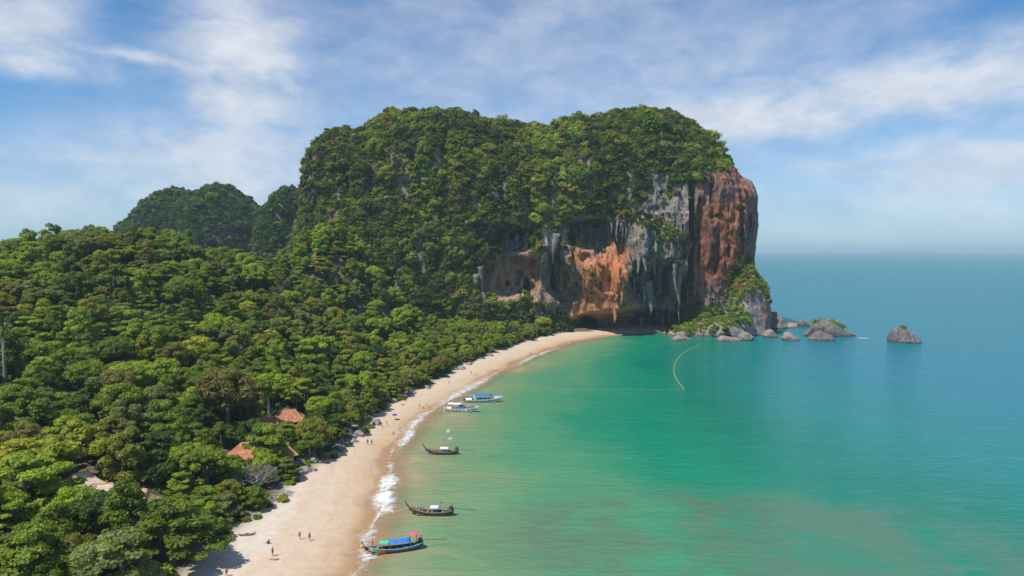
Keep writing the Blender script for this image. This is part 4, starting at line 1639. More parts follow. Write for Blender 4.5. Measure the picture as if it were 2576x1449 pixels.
# beach shrubs low at the sand's edge
rs_ = random.Random(8)
cnt = 0
for i in range(60):
    q = rs_.random() * (len(edge) - 4)
    k = int(q)
    ex = edge[k][0] + (edge[k + 1][0] - edge[k][0]) * (q - k) - rs_.uniform(-1.5, 4)
    ey = edge[k][1] + (edge[k + 1][1] - edge[k][1]) * (q - k)
    s = rs_.uniform(.45, 1.0)
    colr = rs_.choice(['mid green', 'bright green', 'olive', 'dark green', 'yellow green'])
    pos_w = "near the kayaks" if k < 3 else "by the grey boulders" if k < 8 else "opposite the speedboats" if k < 11 else "towards the far cliff"
    shrub(ex, ey, tz(ex, ey) + .1, s, colr, "%s %s shrub creeping onto the sand %s" % ("knee high" if s < .7 else "waist high", colr, pos_w), i, "low shrubs along the sand")

# ------------------------------------------------------------------ foam and surf
FO = [(1066, 1045, 12, 3, .9), (1045, 1066, 18, 3.2, 1.0), (1022, 1100, 22, 3.4, 1.05), (980, 1175, 14, 2.2, .85), (975, 1215, 22, 3.4, 1.15), (968, 1255, 22, 3.6, 1.2), (975, 1285, 12, 2.5, 1.0), (940, 1320, 18, 2.6, .55), (933, 1348, 20, 3.4, .85), (922, 1380, 12, 2.0, .8),
      (905, 1425, 16, 2.0, .75), (885, 1445, 16, 2.0, .7), (1150, 992, 24, 4.5, .95), (1110, 1018, 16, 3, .7), (1195, 970, 26, 4.5, .9), (1240, 945, 22, 3, .6), (1345, 897, 22, 3.5, .9), (1290, 918, 20, 2.5, .45), (930, 1400, 5, 3, 1.0)]
sl = [(-44.0, 20.0)] + shore[:-1]
pts, cum = [], [0.0]
for a, b in zip(sl[:-1], sl[1:]):
    L = math.hypot(b[0] - a[0], b[1] - a[1])
    m = max(1, int(L / 1.2))
    for j in range(m):
        pts.append((a[0] + (b[0] - a[0]) * j / m, a[1] + (b[1] - a[1]) * j / m))
pts = np.array(pts)
for _ in range(3):
    pts[1:-1] = (pts[:-2] + pts[1:-1] * 2 + pts[2:]) / 4
tg = np.gradient(pts, axis=0)
tg /= np.linalg.norm(tg, axis=1)[:, None]
nr = np.stack([tg[:, 1], -tg[:, 0]], 1)          # towards the sea
offs = np.arange(-5, 12, .6)
FX = pts[:, None, 0] + nr[:, None, 0] * offs[None]
FY = pts[:, None, 1] + nr[:, None, 1] * offs[None]
fo = np.zeros(FX.shape)
for (u, v, lu, wd, st) in FO:
    c = on_ground(u, v)
    k = px_m(c.y)
    i0 = np.argmin((pts[:, 0] - c.x) ** 2 + (pts[:, 1] - c.y) ** 2)
    d = np.array([c.x, c.y]) - pts[i0]
    o0 = d @ nr[i0]
    al = (FX - c.x) * tg[i0, 0] + (FY - c.y) * tg[i0, 1]
    ac = offs[None] - o0 + 0 * al
    lm = on_ground(u, v - lu).y - c.y
    fo = np.maximum(fo, st * np.exp(-np.abs(al / max(lm * 1.35, 2.5)) ** 3 - ((ac + 1.6 * n2(FX, FY, 7.0, 2, 44)) / (wd * .8)) ** 2))
edgef = 0.95 * np.exp(-((offs[None] - 0.6 - 1.2 * n2(FX, FY, 9.0, 2, 77)) / .8) ** 2) * np.clip(0.75 + .6 * n2(FX, FY, 16.0, 2, 66), .25, 1.1) + 0.5 * np.exp(-((offs[None] - 4.2 - 2.0 * n2(FX, FY, 14.0, 2, 87)) / .7) ** 2) * np.clip(.35 + .9 * n2(FX, FY, 20.0, 2, 96), 0, 1)
fo = np.maximum(fo, edgef)
tw = terrain(FX, FY)
FZ = np.maximum(tw, 0) + 0.05 + 0.28 * np.clip(fo - .3, 0, 1) * (offs[None] > 0)
F = grid_faces(len(pts), len(offs))
F = F[fo.ravel()[F].max(1) > 0.06]
me = mesh_np("surf", np.stack([FX, FY, FZ], -1).reshape(-1, 3), F, True, {'foam': fo.ravel()}, FOAM)
tag(link("surf_foam", me), "white foam of small waves breaking along the sand", "foam", kind='stuff')
# loose patches of foam on the open water
vs, fs, at = [], [], []
for (u, v, ru, rv, st) in [(1128, 1084, 9, 10, .9), (1132, 1104, 9, 8, .85), (1155, 1140, 26, 4, .45), (1000, 1402, 70, 4, .35), (2172, 851, 26, 2.6, .9), (2335, 862, 16, 2, .5), (2125, 862, 14, 1.6, .7), (1960, 848, 20, 2, .5), (1165, 1040, 44, 3, .5), (1225, 1016, 44, 3, .5)]:
    c = on_ground(u, v)
    rx, ry = ru * px_m(c.y), abs(on_ground(u, v - rv).y - c.y)
    n_ = 14
    a, b = np.meshgrid(np.linspace(-1.5, 1.5, n_), np.linspace(-1.5, 1.5, n_), indexing='ij')
    base_i = sum(len(q) for q in vs)
    vs.append(np.stack([c.x + a * rx, c.y + b * ry, np.full(a.shape, .06)], -1).reshape(-1, 3))
    fs.append(grid_faces(n_, n_) + base_i)
    at.append((st * np.exp(-(a * a + b * b) * 1.2)).ravel() * (np.hypot(a, b).ravel() < 1.49))
me = mesh_np("sea_foam", np.concatenate(vs), np.concatenate(fs), True, {'foam': np.concatenate(at)}, FOAM)
tag(link("sea_foam", me), "scattered white foam flecks on the open water", "foam", kind='stuff')

# ------------------------------------------------------------------ boats
WOOD_DARK = simple("dark_boat_wood", (0.075, 0.048, 0.030), .6, .35, 1.2)
WOOD_DECK = simple("boat_deck_wood", (0.34, 0.24, 0.16), .75, .3, 2.5)
WOOD_GUN = simple("gunwale_wood", (0.20, 0.15, 0.11), .6, .3, 2.0)
BLUE_T = simple("blue_tarpaulin", (0.012, 0.16, 0.60), .55, .2, 1.0)
GREEN_T = simple("green_tarpaulin", (0.05, 0.42, 0.28), .55, .2, 1.0)
PURPLE_T = simple("mauve_awning", (0.66, 0.55, 0.70), .7, .14, 1.0)
PINK_T = simple("pink_awning", (0.80, 0.085, 0.12), .6, .12, 1.0)
NAVY = simple("navy_paint", (0.022, 0.035, 0.11), .4, .2, 1.0)
WHITE = simple("white_gelcoat", (0.78, 0.79, 0.80), .3, .06, 1.0)
CANVAS_B = simple("blue_canvas", (0.015, 0.13, 0.50), .6, .2, .8)
GLASS = simple("dark_glass", (0.02, 0.045, 0.09), .12, .1, 1.0)
METAL = simple("engine_metal", (0.06, 0.06, 0.06), .5, .4, 3.0, .3)
STEEL = simple("steel_pole", (0.42, 0.42, 0.42), .4, .1, 2.0, .6)
RED = simple("red_cloth", (0.62, 0.045, 0.04), .8, .2, 2.0)
ORANGE = simple("orange_cloth", (0.72, 0.22, 0.05), .8, .2, 2.0)
TURQ = simple("turquoise_paint", (0.10, 0.40, 0.42), .5, .15, 2.0)
YELLOW = simple("yellow_paint", (0.62, 0.50, 0.12), .5, .15, 2.0)
SEAT_N = simple("navy_vinyl", (0.035, 0.045, 0.10), .5, .2, 2.0)


def station(arr, t):
    ts = np.linspace(0, 1, len(arr))
    return float(np.interp(t, ts, arr))


def hull_secs(L, beam, keel, sheer, n=22, inset=0.0, m=13, flare=2.2, flip=False):
    secs = []
    for i in range(n):
        t = i / (n - 1)
        b = max(station(beam, t) - inset, .02)
        k = station(keel, t) + inset * 1.2
        s = station(sheer, t)
        sec = []
        for j in range(m):
            a = -1 + 2 * j / (m - 1)
            sec.append((-L / 2 + L * t, b * math.copysign(abs(a) ** .75, a), k + (s - k) * abs(a) ** flare))
        secs.append(sec)
    return secs


def awning(x0, x1, w, z, mat, name, root, arch=.22, slope=0.0, thick=.05):
    b = MB()
    secs_t = []
    for x in np.linspace(x0, x1, 7):
        zz = z + slope * (x - x0) + .03 * math.sin(x * 5)
        up = [(x, w * a, zz + arch * (1 - a * a)) for a in np.linspace(-1, 1, 9)]
        dn = [(x, w * a * .99, zz - thick + arch * (1 - a * a)) for a in np.linspace(1, -1, 9)]
        secs_t.append(up + dn)
    b.loft(secs_t, close=True, cap=True)
    return b.build(name, mat, root, True)


def longtail(loc, yaw, L, kind, label):
    root = tag(empty("longtail_boat", loc, yaw), label, "longtail boat", "longtail boats at anchor off the beach")
    beam = [.10, .40, .74, .92, .98, .96, .90, .78, .58]
    keel = [1.15, .35, -.05, -.22, -.28, -.28, -.18, .05, .50]
    sheer = [2.0, 1.42, 1.12, .95, .86, .86, .92, 1.08, 1.38]
    b = MB()
    b.loft(hull_secs(L, beam, keel, sheer), cap=True)
    b.loft(hull_secs(L, beam, keel, sheer, inset=.09))
    b.build("hull", WOOD_DARK, root, True)
    for sgn in (-1, 1):
        b = MB()
        b.tube([(-L / 2 + L * t, sgn * (station(beam, t) - .03), station(sheer, t) + .02) for t in np.linspace(0.01, .99, 20)], .085, 6)
        b.build("gunwale", WOOD_GUN if kind != 'blue' else TURQ, root, True)
    # floor boards
    for k, yy in enumerate((-.45, -.15, .15, .45)):
        b = MB()
        b.box((0.0 + .1 * k, yy, .32), (L * .66, .28, .05))
        b.build("floor_board", WOOD_DECK, root)
    b = MB()
    secs_d = []
    for t in np.linspace(.05, .24, 6):
        w = station(beam, t) - .08
        z = station(sheer, t) - .12
        secs_d.append([(-L / 2 + L * t, w * a, z) for a in (-1, 0, 1)] + [(-L / 2 + L * t, w * a, z - .06) for a in (1, 0, -1)])
    b.loft(secs_d, close=True, cap=True)
    b.build("fore_deck", WOOD_DECK, root)
    for k in range(5):
        t = .30 + .11 * k
        b = MB()
        b.box((-L / 2 + L * t, 0, station(sheer, t) - .22), (.34, 2 * station(beam, t) - .2, .07))
        b.build("bench", WOOD_DECK if kind != 'blue' else NAVY, root)
    # upswept stem
    b = MB()
    x0 = -L / 2
    pts_ = [(x0 + .5, 0, 1.35), (x0 - .1, 0, 1.95), (x0 - .65, 0, 2.75), (x0 - .95, 0, 3.5)]
    if kind == 'blue':
        pts_ = [(x0 + .5, 0, 1.35), (x0 - .05, 0, 1.8), (x0 - .4, 0, 2.3), (x0 - .5, 0, 2.75)]
    b.tube(pts_, [.2, .17, .13, .10], 8)
    b.build("prow_stem", WOOD_DARK, root, True)
    if kind == 'blue':
        for k, (mt, zz) in enumerate(((RED, 1.75), (ORANGE, 1.95), (YELLOW, 2.12))):
            b = MB()
            b.tube([(x0 - .05 - .22 * k + .26 * math.cos(q), .26 * math.sin(q), zz + .12 * math.cos(q)) for q in np.linspace(0, 6.28, 12)], .11, 6)
            b.build("garland", mt, root, True)
    b = MB()
    b.tube([(x0 - .2, 0, 1.7), (x0 - 2.4, .4, .75), (x0 - 5.0, .9, .25), (x0 - 8.0, 1.5, .12)], .045, 5)
    b.build("mooring_rope", simple('pale_rope', (.45, .40, .30), .9), root, True)
    # stern: engine on its pivot and the long shaft
    sx = L / 2 - .55
    b = MB()
    b.box((sx, 0, 1.75), (.95, .5, .5), 0, .85)
    b.box((sx - .1, 0, 2.1), (.4, .34, .25))
    b.tube([(sx + .2, .2, 1.9), (sx + .25, .28, 2.6)], .06, 6)
    b.build("engine", METAL, root)
    b = MB()
    b.tube([(sx, 0, .9), (sx, 0, 1.55)], .09, 8)
    b.build("engine_post", METAL, root)
    b = MB()
    b.tube([(sx + .4, 0, 1.7), (L / 2 + 2.2, .1, 1.45), (L / 2 + 4.6, .25, 1.2)], [.07, .055, .045], 6)
    b.build("tail_shaft", METAL, root, True)
    b = MB()
    for k in range(3):
        a = k * 2.09
        b.box((L / 2 + 4.65, .25 + .14 * math.cos(a), 1.2 + .14 * math.sin(a)), (.05, .2, .12), 0)
    b.build("propeller", METAL, root)
    b = MB()
    b.tube([(sx - .4, 0, 1.8), (sx - 1.5, -.1, 1.95)], .035, 6)
    b.build("tiller", METAL, root)

    def posts(x0_, x1_, w, z, n_=3):
        for xx in np.linspace(x0_, x1_, n_):
            for sg in (-1, 1):
                bb = MB()
                t_ = xx / L + .5
                bb.tube([(xx, sg * w, station(sheer, t_) - .05), (xx, sg * w, z)], .04, 6)
                bb.build("awning_post", WOOD_GUN, root)
    if kind == 'blue':
        awning(-2.9, -.95, .85, 2.28, GREEN_T, "green_awning", root, .16)
        posts(-2.7, -1.1, .8, 2.3, 2)
        awning(-.95, 3.25, .98, 2.10, BLUE_T, "blue_awning", root, .30)
        posts(-.8, 3.1, .9, 2.15, 4)
        awning(3.0, 4.7, .72, 3.15, PINK_T, "pink_awning", root, .10, .06)
        posts(3.2, 4.5, .5, 3.2, 2)
        for sg in (-1, 1):
            for k, (mt, t0, t1) in enumerate(((YELLOW, .07, .14), (TURQ, .14, .215), (ORANGE, .22, .33), (RED, .33, .37))):
                bb = MB()
                sec_ = []
                for t_ in np.linspace(t0, t1, 5):
                    bw, kz, sz_ = station(beam, t_), station(keel, t_), station(sheer, t_)
                    row = []
                    for a in (.62, .75, .88, .99):
                        row.append((-L / 2 + L * t_, sg * (bw * a ** .75 + .025), kz + (sz_ - kz) * a ** 2.2))
                    sec_.append(row)
                bb.loft(sec_)
                bb.build("painted_panel", mt, root)
            bb = MB()
            sec_ = []
            for t_ in np.linspace(.38, .92, 12):
                bw, kz, sz_ = station(beam, t_), station(keel, t_), station(sheer, t_)
                sec_.append([(-L / 2 + L * t_, sg * (bw * a ** .75 + .025), kz + (sz_ - kz) * a ** 2.2) for a in (.84, .92, .99)])
            bb.loft(sec_)
            bb.build("painted_stripe", simple("slate_paint", (.12, .17, .25), .5), root)
        for k, (xx, yy, mt, s_) in enumerate(((.6, -.3, WHITE, .4), (1.3, .2, NAVY, .5), (2.3, -.2, WHITE, .55), (-1.9, .1, ORANGE, .35), (3.6, .1, RED, .35))):
            bb = MB()
            bb.box((xx, yy, .34 + s_ * .4), (s_ * 1.3, s_, s_ * .8), .2 * k)
            bb.build("locker", mt, root)
    else:
        a0, a1 = (-.5, 2.0) if kind == 'mauve' else (-.2, 1.7)
        awning(a0, a1, .95, 1.95, PURPLE_T, "awning", root, .2)
        posts(a0 + .2, a1 - .2, .88, 2.0, 3)
        bb = MB()
        bb.box(((a0 + a1) / 2, 0, .75), (a1 - a0 - .3, 1.35, .32))
        bb.build("seat_mattress", simple("mauve_cushion", (.17, .09, .22), .8), root)
        if kind == 'white':
            bb = MB()
            bb.tube([(2.0, .3, .9), (2.0, .3, 3.0)], .05, 6)
            bb.box((2.25, .3, 2.85), (.6, .06, .3))
            bb.build("flag_pole", WOOD_GUN, root)
            for k in range(3):
                bb = MB()
                xx = -2.9 + .55 * k
                bb.tube([(xx, -.75, .9), (xx, -.7, 1.7), (xx, .7, 1.7), (xx, .75, .9)], .045, 6)
                bb.build("hoop", WOOD_DARK, root)
    return root


def boat_at(u, v):
    p = on_ground(u, v)
    return (p.x, p.y, 0.0)


longtail(boat_at(1112, 1143), -.02, 9.8, 'mauve', "dark wooden longtail boat with mauve awning, the one nearest the speedboats")
longtail(boat_at(1085, 1296), -.04, 10.2, 'white', "dark wooden longtail boat with short white awning and hoops at its bow")
longtail(boat_at(992, 1388), .30, 11.6, 'blue', "longtail boat with blue green and pink awnings, bow touching the sand")


def speedboat(loc, yaw, L, kind, label):
    root = tag(empty("speedboat", loc, yaw), label, "speedboat", "white speedboats moored off the beach")
    root.scale = (1, 1.15, 1.25)
    beam = [1.25, 1.36, 1.42, 1.42, 1.34, 1.12, .72, .06]
    keel = [-.3, -.36, -.38, -.36, -.28, -.08, .3, 1.1]
    sheer = [.95, .98, 1.02, 1.08, 1.18, 1.32, 1.5, 1.68]
    if kind == 'long':
        beam = [x * 1.08 for x in beam]
    b = MB()
    b.loft(hull_secs(L, beam, keel, sheer, 24, 0, 13, 1.5), cap=True)
    b.loft(hull_secs(L, beam, keel, sheer, 24, .10, 13, 1.5))
    b.build("hull", WHITE, root, True)
    for sg in (-1, 1):
        bb = MB()
        sec_ = []
        for t_ in np.linspace(.02, .93, 20):
            bw, kz, sz_ = station(beam, t_), station(keel, t_), station(sheer, t_)
            sec_.append([(-L / 2 + L * t_, sg * (bw * a ** .75 + .02), kz + (sz_ - kz) * a ** 1.5) for a in (.52, .60, .68)])
        bb.loft(sec_)
        bb.build("hull_stripe", NAVY, root)
        bb = MB()
        bb.tube([(-L / 2 + L * t_, sg * (station(beam, t_) - .12), station(sheer, t_) + .42) for t_ in np.linspace(.62, .95, 8)], .03, 6)
        for t_ in (.66, .76, .86, .94):
            bb.tube([(-L / 2 + L * t_, sg * (station(beam, t_) - .12), station(sheer, t_)), (-L / 2 + L * t_, sg * (station(beam, t_) - .12), station(sheer, t_) + .42)], .025, 5)
        bb.build("bow_rail", STEEL, root)
    bb = MB()
    bb.box((-L * .08, 0, .35), (L * .72, 2.1, .06))
    bb.build("cockpit_floor", simple("deck_grey", (.42, .43, .45), .7), root)
    bb = MB()
    sec_ = []
    for t_ in np.linspace(.66, .97, 8):
        w = station(beam, t_) - .1
        z = station(sheer, t_) - .04
        sec_.append([(-L / 2 + L * t_, w * a, z + .08 * (1 - a * a)) for a in np.linspace(-1, 1, 7)])
    bb.loft(sec_)
    bb.build("fore_deck", WHITE, root, True)
    for k in range(5):
        for sg in (-1, 1):
            bb = MB()
            xx = -L * .30 + L * .105 * k
            bb.box((xx, sg * .72, .62), (.55, .8, .45))
            bb.box((xx - .25, sg * .72, 1.0), (.12, .8, .5))
            bb.build("seat", SEAT_N if kind == 'long' else WHITE, root)
    # outboards
    for sg in ((-.5, .5) if kind != 'long' else (-.7, 0, .7)):
        bb = MB()
        bb.box((-L / 2 - .35, sg, .95), (.55, .42, .62), 0, .8)
        bb.box((-L / 2 - .4, sg, .15), (.2, .16, 1.1))
        bb.build("outboard_motor", METAL if kind == 'long' else simple("pale_cowling", (.5, .5, .52), .4), root)
    if kind == 'long':
        x0, x1 = -L * .33, L * .20
        awning(x0 + .9, x1, 1.28, 2.35, CANVAS_B, "canopy", root, .22)
        awning(x0 - .7, x0 + .5, 1.2, 2.2, simple("teal_canvas", (.05, .27, .30), .6), "stern_canopy", root, .15)
        ps = np.linspace(x0, x1 - .2, 5)
        bb = MB()
        for sg in (-1, 1):
            bb.box(((x0 + 1.0), sg * 1.2, 1.7), (.35, .06, 1.5), 0)
        bb.build("radar_arch", WHITE, root)
        bb = MB()
        bb.loft([[(x1 - .1, y_, 1.15), (x1 - .5, y_ * .9, 2.1)] for y_ in (-1.15, -.5, .5, 1.15)])
        bb.build("windscreen", GLASS, root)
    else:
        x0, x1 = -L * .42, -L * .02
        awning(x0, x1, 1.22, 2.35, WHITE, "hardtop", root, .08)
        ps = np.linspace(x0 + .2, x1 - .2, 4)
        bb = MB()
        sec_ = []
        for xx, z_, w in ((-L * .10, 2.15, 1.0), (0, 2.05, 1.08), (L * .07, 1.55, 1.08), (L * .12, 1.2, 1.0)):
            sec_.append([(xx, w * a, 1.05 + (z_ - 1.05) * (1 - abs(a) ** 4)) for a in np.linspace(-1, 1, 9)])
        bb.loft(sec_)
        bb.build("windscreen", simple("blue_windscreen", (.015, .10, .28), .15), root, True)
        bb = MB()
        sec_ = []
        for t_ in np.linspace(.64, .86, 6):
            w = (station(beam, t_) - .1) * .72
            z = station(sheer, t_) + .10
            sec_.append([(-L / 2 + L * t_, w * a, z + .10 * (1 - a * a)) for a in np.linspace(-1, 1, 5)])
        bb.loft(sec_)
        bb.build("sun_pad", SEAT_N, root, True)
    for xx in ps:
        for sg in (-1, 1):
            bb = MB()
            bb.tube([(xx, sg * 1.15, .95), (xx, sg * 1.15, 2.35)], .045, 6)
            bb.build("canopy_post", STEEL, root)
    return root


speedboat(boat_at(1164, 1035), -.16, 13.0, 'hardtop', "white speedboat with white hardtop and blue windscreen, stern to the surf")
speedboat(boat_at(1219, 1011), .02, 15.5, 'long', "longer white speedboat with blue canvas canopy and navy stripe")

# ------------------------------------------------------------------ float lines
FLOAT = simple("float_plastic", (0.48, 0.42, 0.09), .6, .2, 2.0)
ROPE = simple("rope", (0.40, 0.36, 0.18), .9, .2, 2.0)


def float_line(pxs, label, step, r, rope_r):
    pp = [on_ground(u, v) for u, v in pxs]
    dense = []
    for a, b in zip(pp[:-1], pp[1:]):
        m = max(1, int((b - a).length / 2.0))
        dense += [a.lerp(b, j / m) for j in range(m)]
    dense.append(pp[-1])
    for _ in range(12):
        dense = [dense[0]] + [(dense[i - 1] + dense[i] * 2 + dense[i + 1]) / 4 for i in range(1, len(dense) - 1)] + [dense[-1]]
    root = tag(empty("float_line", dense[0]), label, "float line")
    o0 = dense[0]
    b = MB()
    b.tube([q - o0 + Vector((0, 0, .05)) for q in dense], rope_r, 5)
    b.build("rope", ROPE, root)
    b = MB()
    acc = 0
    for a, c in zip(dense[:-1], dense[1:]):
        acc += (c - a).length
        if acc > step:
            acc = 0
            q = a - o0
            b.ball((q.x, q.y, .08), (r, r, r * .8), 7, 4)
    f = b.build("floats", FLOAT, root, True)
    f['kind'] = 'stuff'
    return root


float_line([(1762, 867), (1735, 878), (1712, 893), (1698, 912), (1694, 935), (1702, 955), (1722, 981)], "curved line of small yellow floats on the water before the cave", 2.4, .26, .07)
float_line([(1262, 976), (1400, 978), (1550, 979), (1722, 981)], "thin straight float line running across the bay towards the beach", 6.0, .13, .026)

# ------------------------------------------------------------------ bungalows among the trees
TILE_R = [simple("red_roof", (0.33, 0.135, 0.065), .85, .3, 1.0), simple("pale_roof", (0.44, 0.36, 0.29), .85, .2, 1.0), simple("thatch", (0.42, 0.32, 0.16), .95, .3, 2.0)]
WALL_M = simple("tan_plaster", (0.42, 0.33, 0.24), .85, .15, 1.0)
TIMBER = simple("bungalow_timber", (0.16, 0.10, 0.065), .8, .3, 2.0)
PANE = simple("window_glass", (0.05, 0.06, 0.08), .15, .1, 1.0)
H_LAB = ["red roofed bungalow with dark window and white post above the flat topped tree", "lower red roof just left of the main bungalow", "brown red roof half hidden left of the bare grey tree", "small red roof beside the wide flat crowned tree",
         "pale ridged roof of a bungalow in the lower left forest", "small pale roof behind the ridged pale roof", "tan thatched hut right of the ridged pale roof"]


def bungalow(p, yaw, w, d, kind, label):
    z = p.z - .6
    root = tag(empty("bungalow", (p.x, p.y, z), yaw), label, "bungalow", "roofs among the trees")
    hh = 3.3
    b = MB()
    b.box((0, 0, hh / 2 - .4), (w, d, hh + .8))
    b.build("wall", WALL_M, root)
    b = MB()
    b.box((0, -d / 2 - 1.0, .55), (w * .9, 2.0, .16))
    b.build("veranda", TIMBER, root)
    for k in (-1, 0, 1):
        b = MB()
        b.tube([(k * w * .42, -d / 2 - 1.8, .6), (k * w * .42, -d / 2 - 1.8, hh - .1)], .11, 6)
        b.build("veranda_post", WHITE if k == 1 else TIMBER, root)
    for k in (-1, 1):
        b = MB()
        b.box((k * w * .27, -d / 2 - .03, 1.9), (1.5, .08, 1.3))
        f = b.build("window", TIMBER, root)
        b = MB()
        b.box((k * w * .27, -d / 2 - .08, 1.9), (1.3, .05, 1.1))
        b.build("pane", PANE, f)
    b = MB()
    b.box((0, -d / 2 - .04, 1.65), (1.0, .08, 2.0))
    b.build("door", TIMBER, root)
    # hipped roof in courses: every course stands proud of the one below
    rf = MB()
    W2, D2 = w / 2 + .9, d / 2 + 2.1
    rh = 2.6 if kind != 'thatch' else 3.0
    ridge = max(w * .5 - d * .32, .4)
    n_ = 7
    for c in range(n_):
        t0, t1 = c / n_, (c + 1) / n_ + .03
        ring = []
        for t_, up in ((t0, .10), (t1, .10), (t1, 0), (t0, 0)):
            x_ = W2 + (ridge - W2) * min(t_, 1)
            y_ = D2 * (1 - min(t_, 1)) + .05
            sag = .35 * math.sin(math.pi * min(t_, 1))
            zz = hh - .2 + rh * min(t_, 1) - sag + up - .03 * (1 if t_ == t1 else 0)
            ring.append([(-x_, -y_ - .3 * (1 - t_), zz), (x_, -y_ - .3 * (1 - t_), zz), (x_, y_, zz), (-x_, y_, zz)])
        rf.loft([ring[3], ring[0], ring[1], ring[2]], close=True)
    ro = rf.build("roof", TILE_R[0 if kind == 'tile' else 1 if kind == 'pale' else 2], root)
    b = MB()
    b.tube([(-ridge, 0, hh - .1 + rh), (ridge, 0, hh - .1 + rh)], .16, 6)
    for sx_ in (-1, 1):
        for sy_ in (-1, 1):
            b.tube([(sx_ * ridge, 0, hh - .08 + rh), (sx_ * (ridge + (W2 - ridge) * .5), sy_ * D2 * .5, hh - .1 + rh * .5 - .3), (sx_ * W2, sy_ * D2, hh - .1)], .12, 5)
    b.build("ridge_cap", simple("ridge_tile", (.46, .27, .15) if kind == 'tile' else (.30, .22, .17), .85), ro)
    return root


for (u, v, yaw, (w, d), kind), p, lab in zip(HOUSES, house_at, H_LAB):
    bungalow(p, yaw, w, d, kind, lab)

# ------------------------------------------------------------------ people
SKIN = [simple("tanned_skin", (0.36, 0.19, 0.115), .6, .08, 3.0), simple("light_skin", (0.52, 0.33, 0.24), .6, .08, 3.0), simple("brown_skin", (0.20, 0.105, 0.065), .6, .08, 3.0)]
HAIR = simple("dark_hair", (0.02, 0.015, 0.012), .7, .2, 5.0)
CLOTH = {'navy': NAVY, 'red': RED, 'white': simple("white_cotton", (.7, .7, .68), .9), 'black': simple("black_cotton", (.02, .02, .022), .9), 'orange': ORANGE, 'turquoise': TURQ, 'olive': simple("olive_cotton", (.14, .13, .06), .9)}
POSES = {}


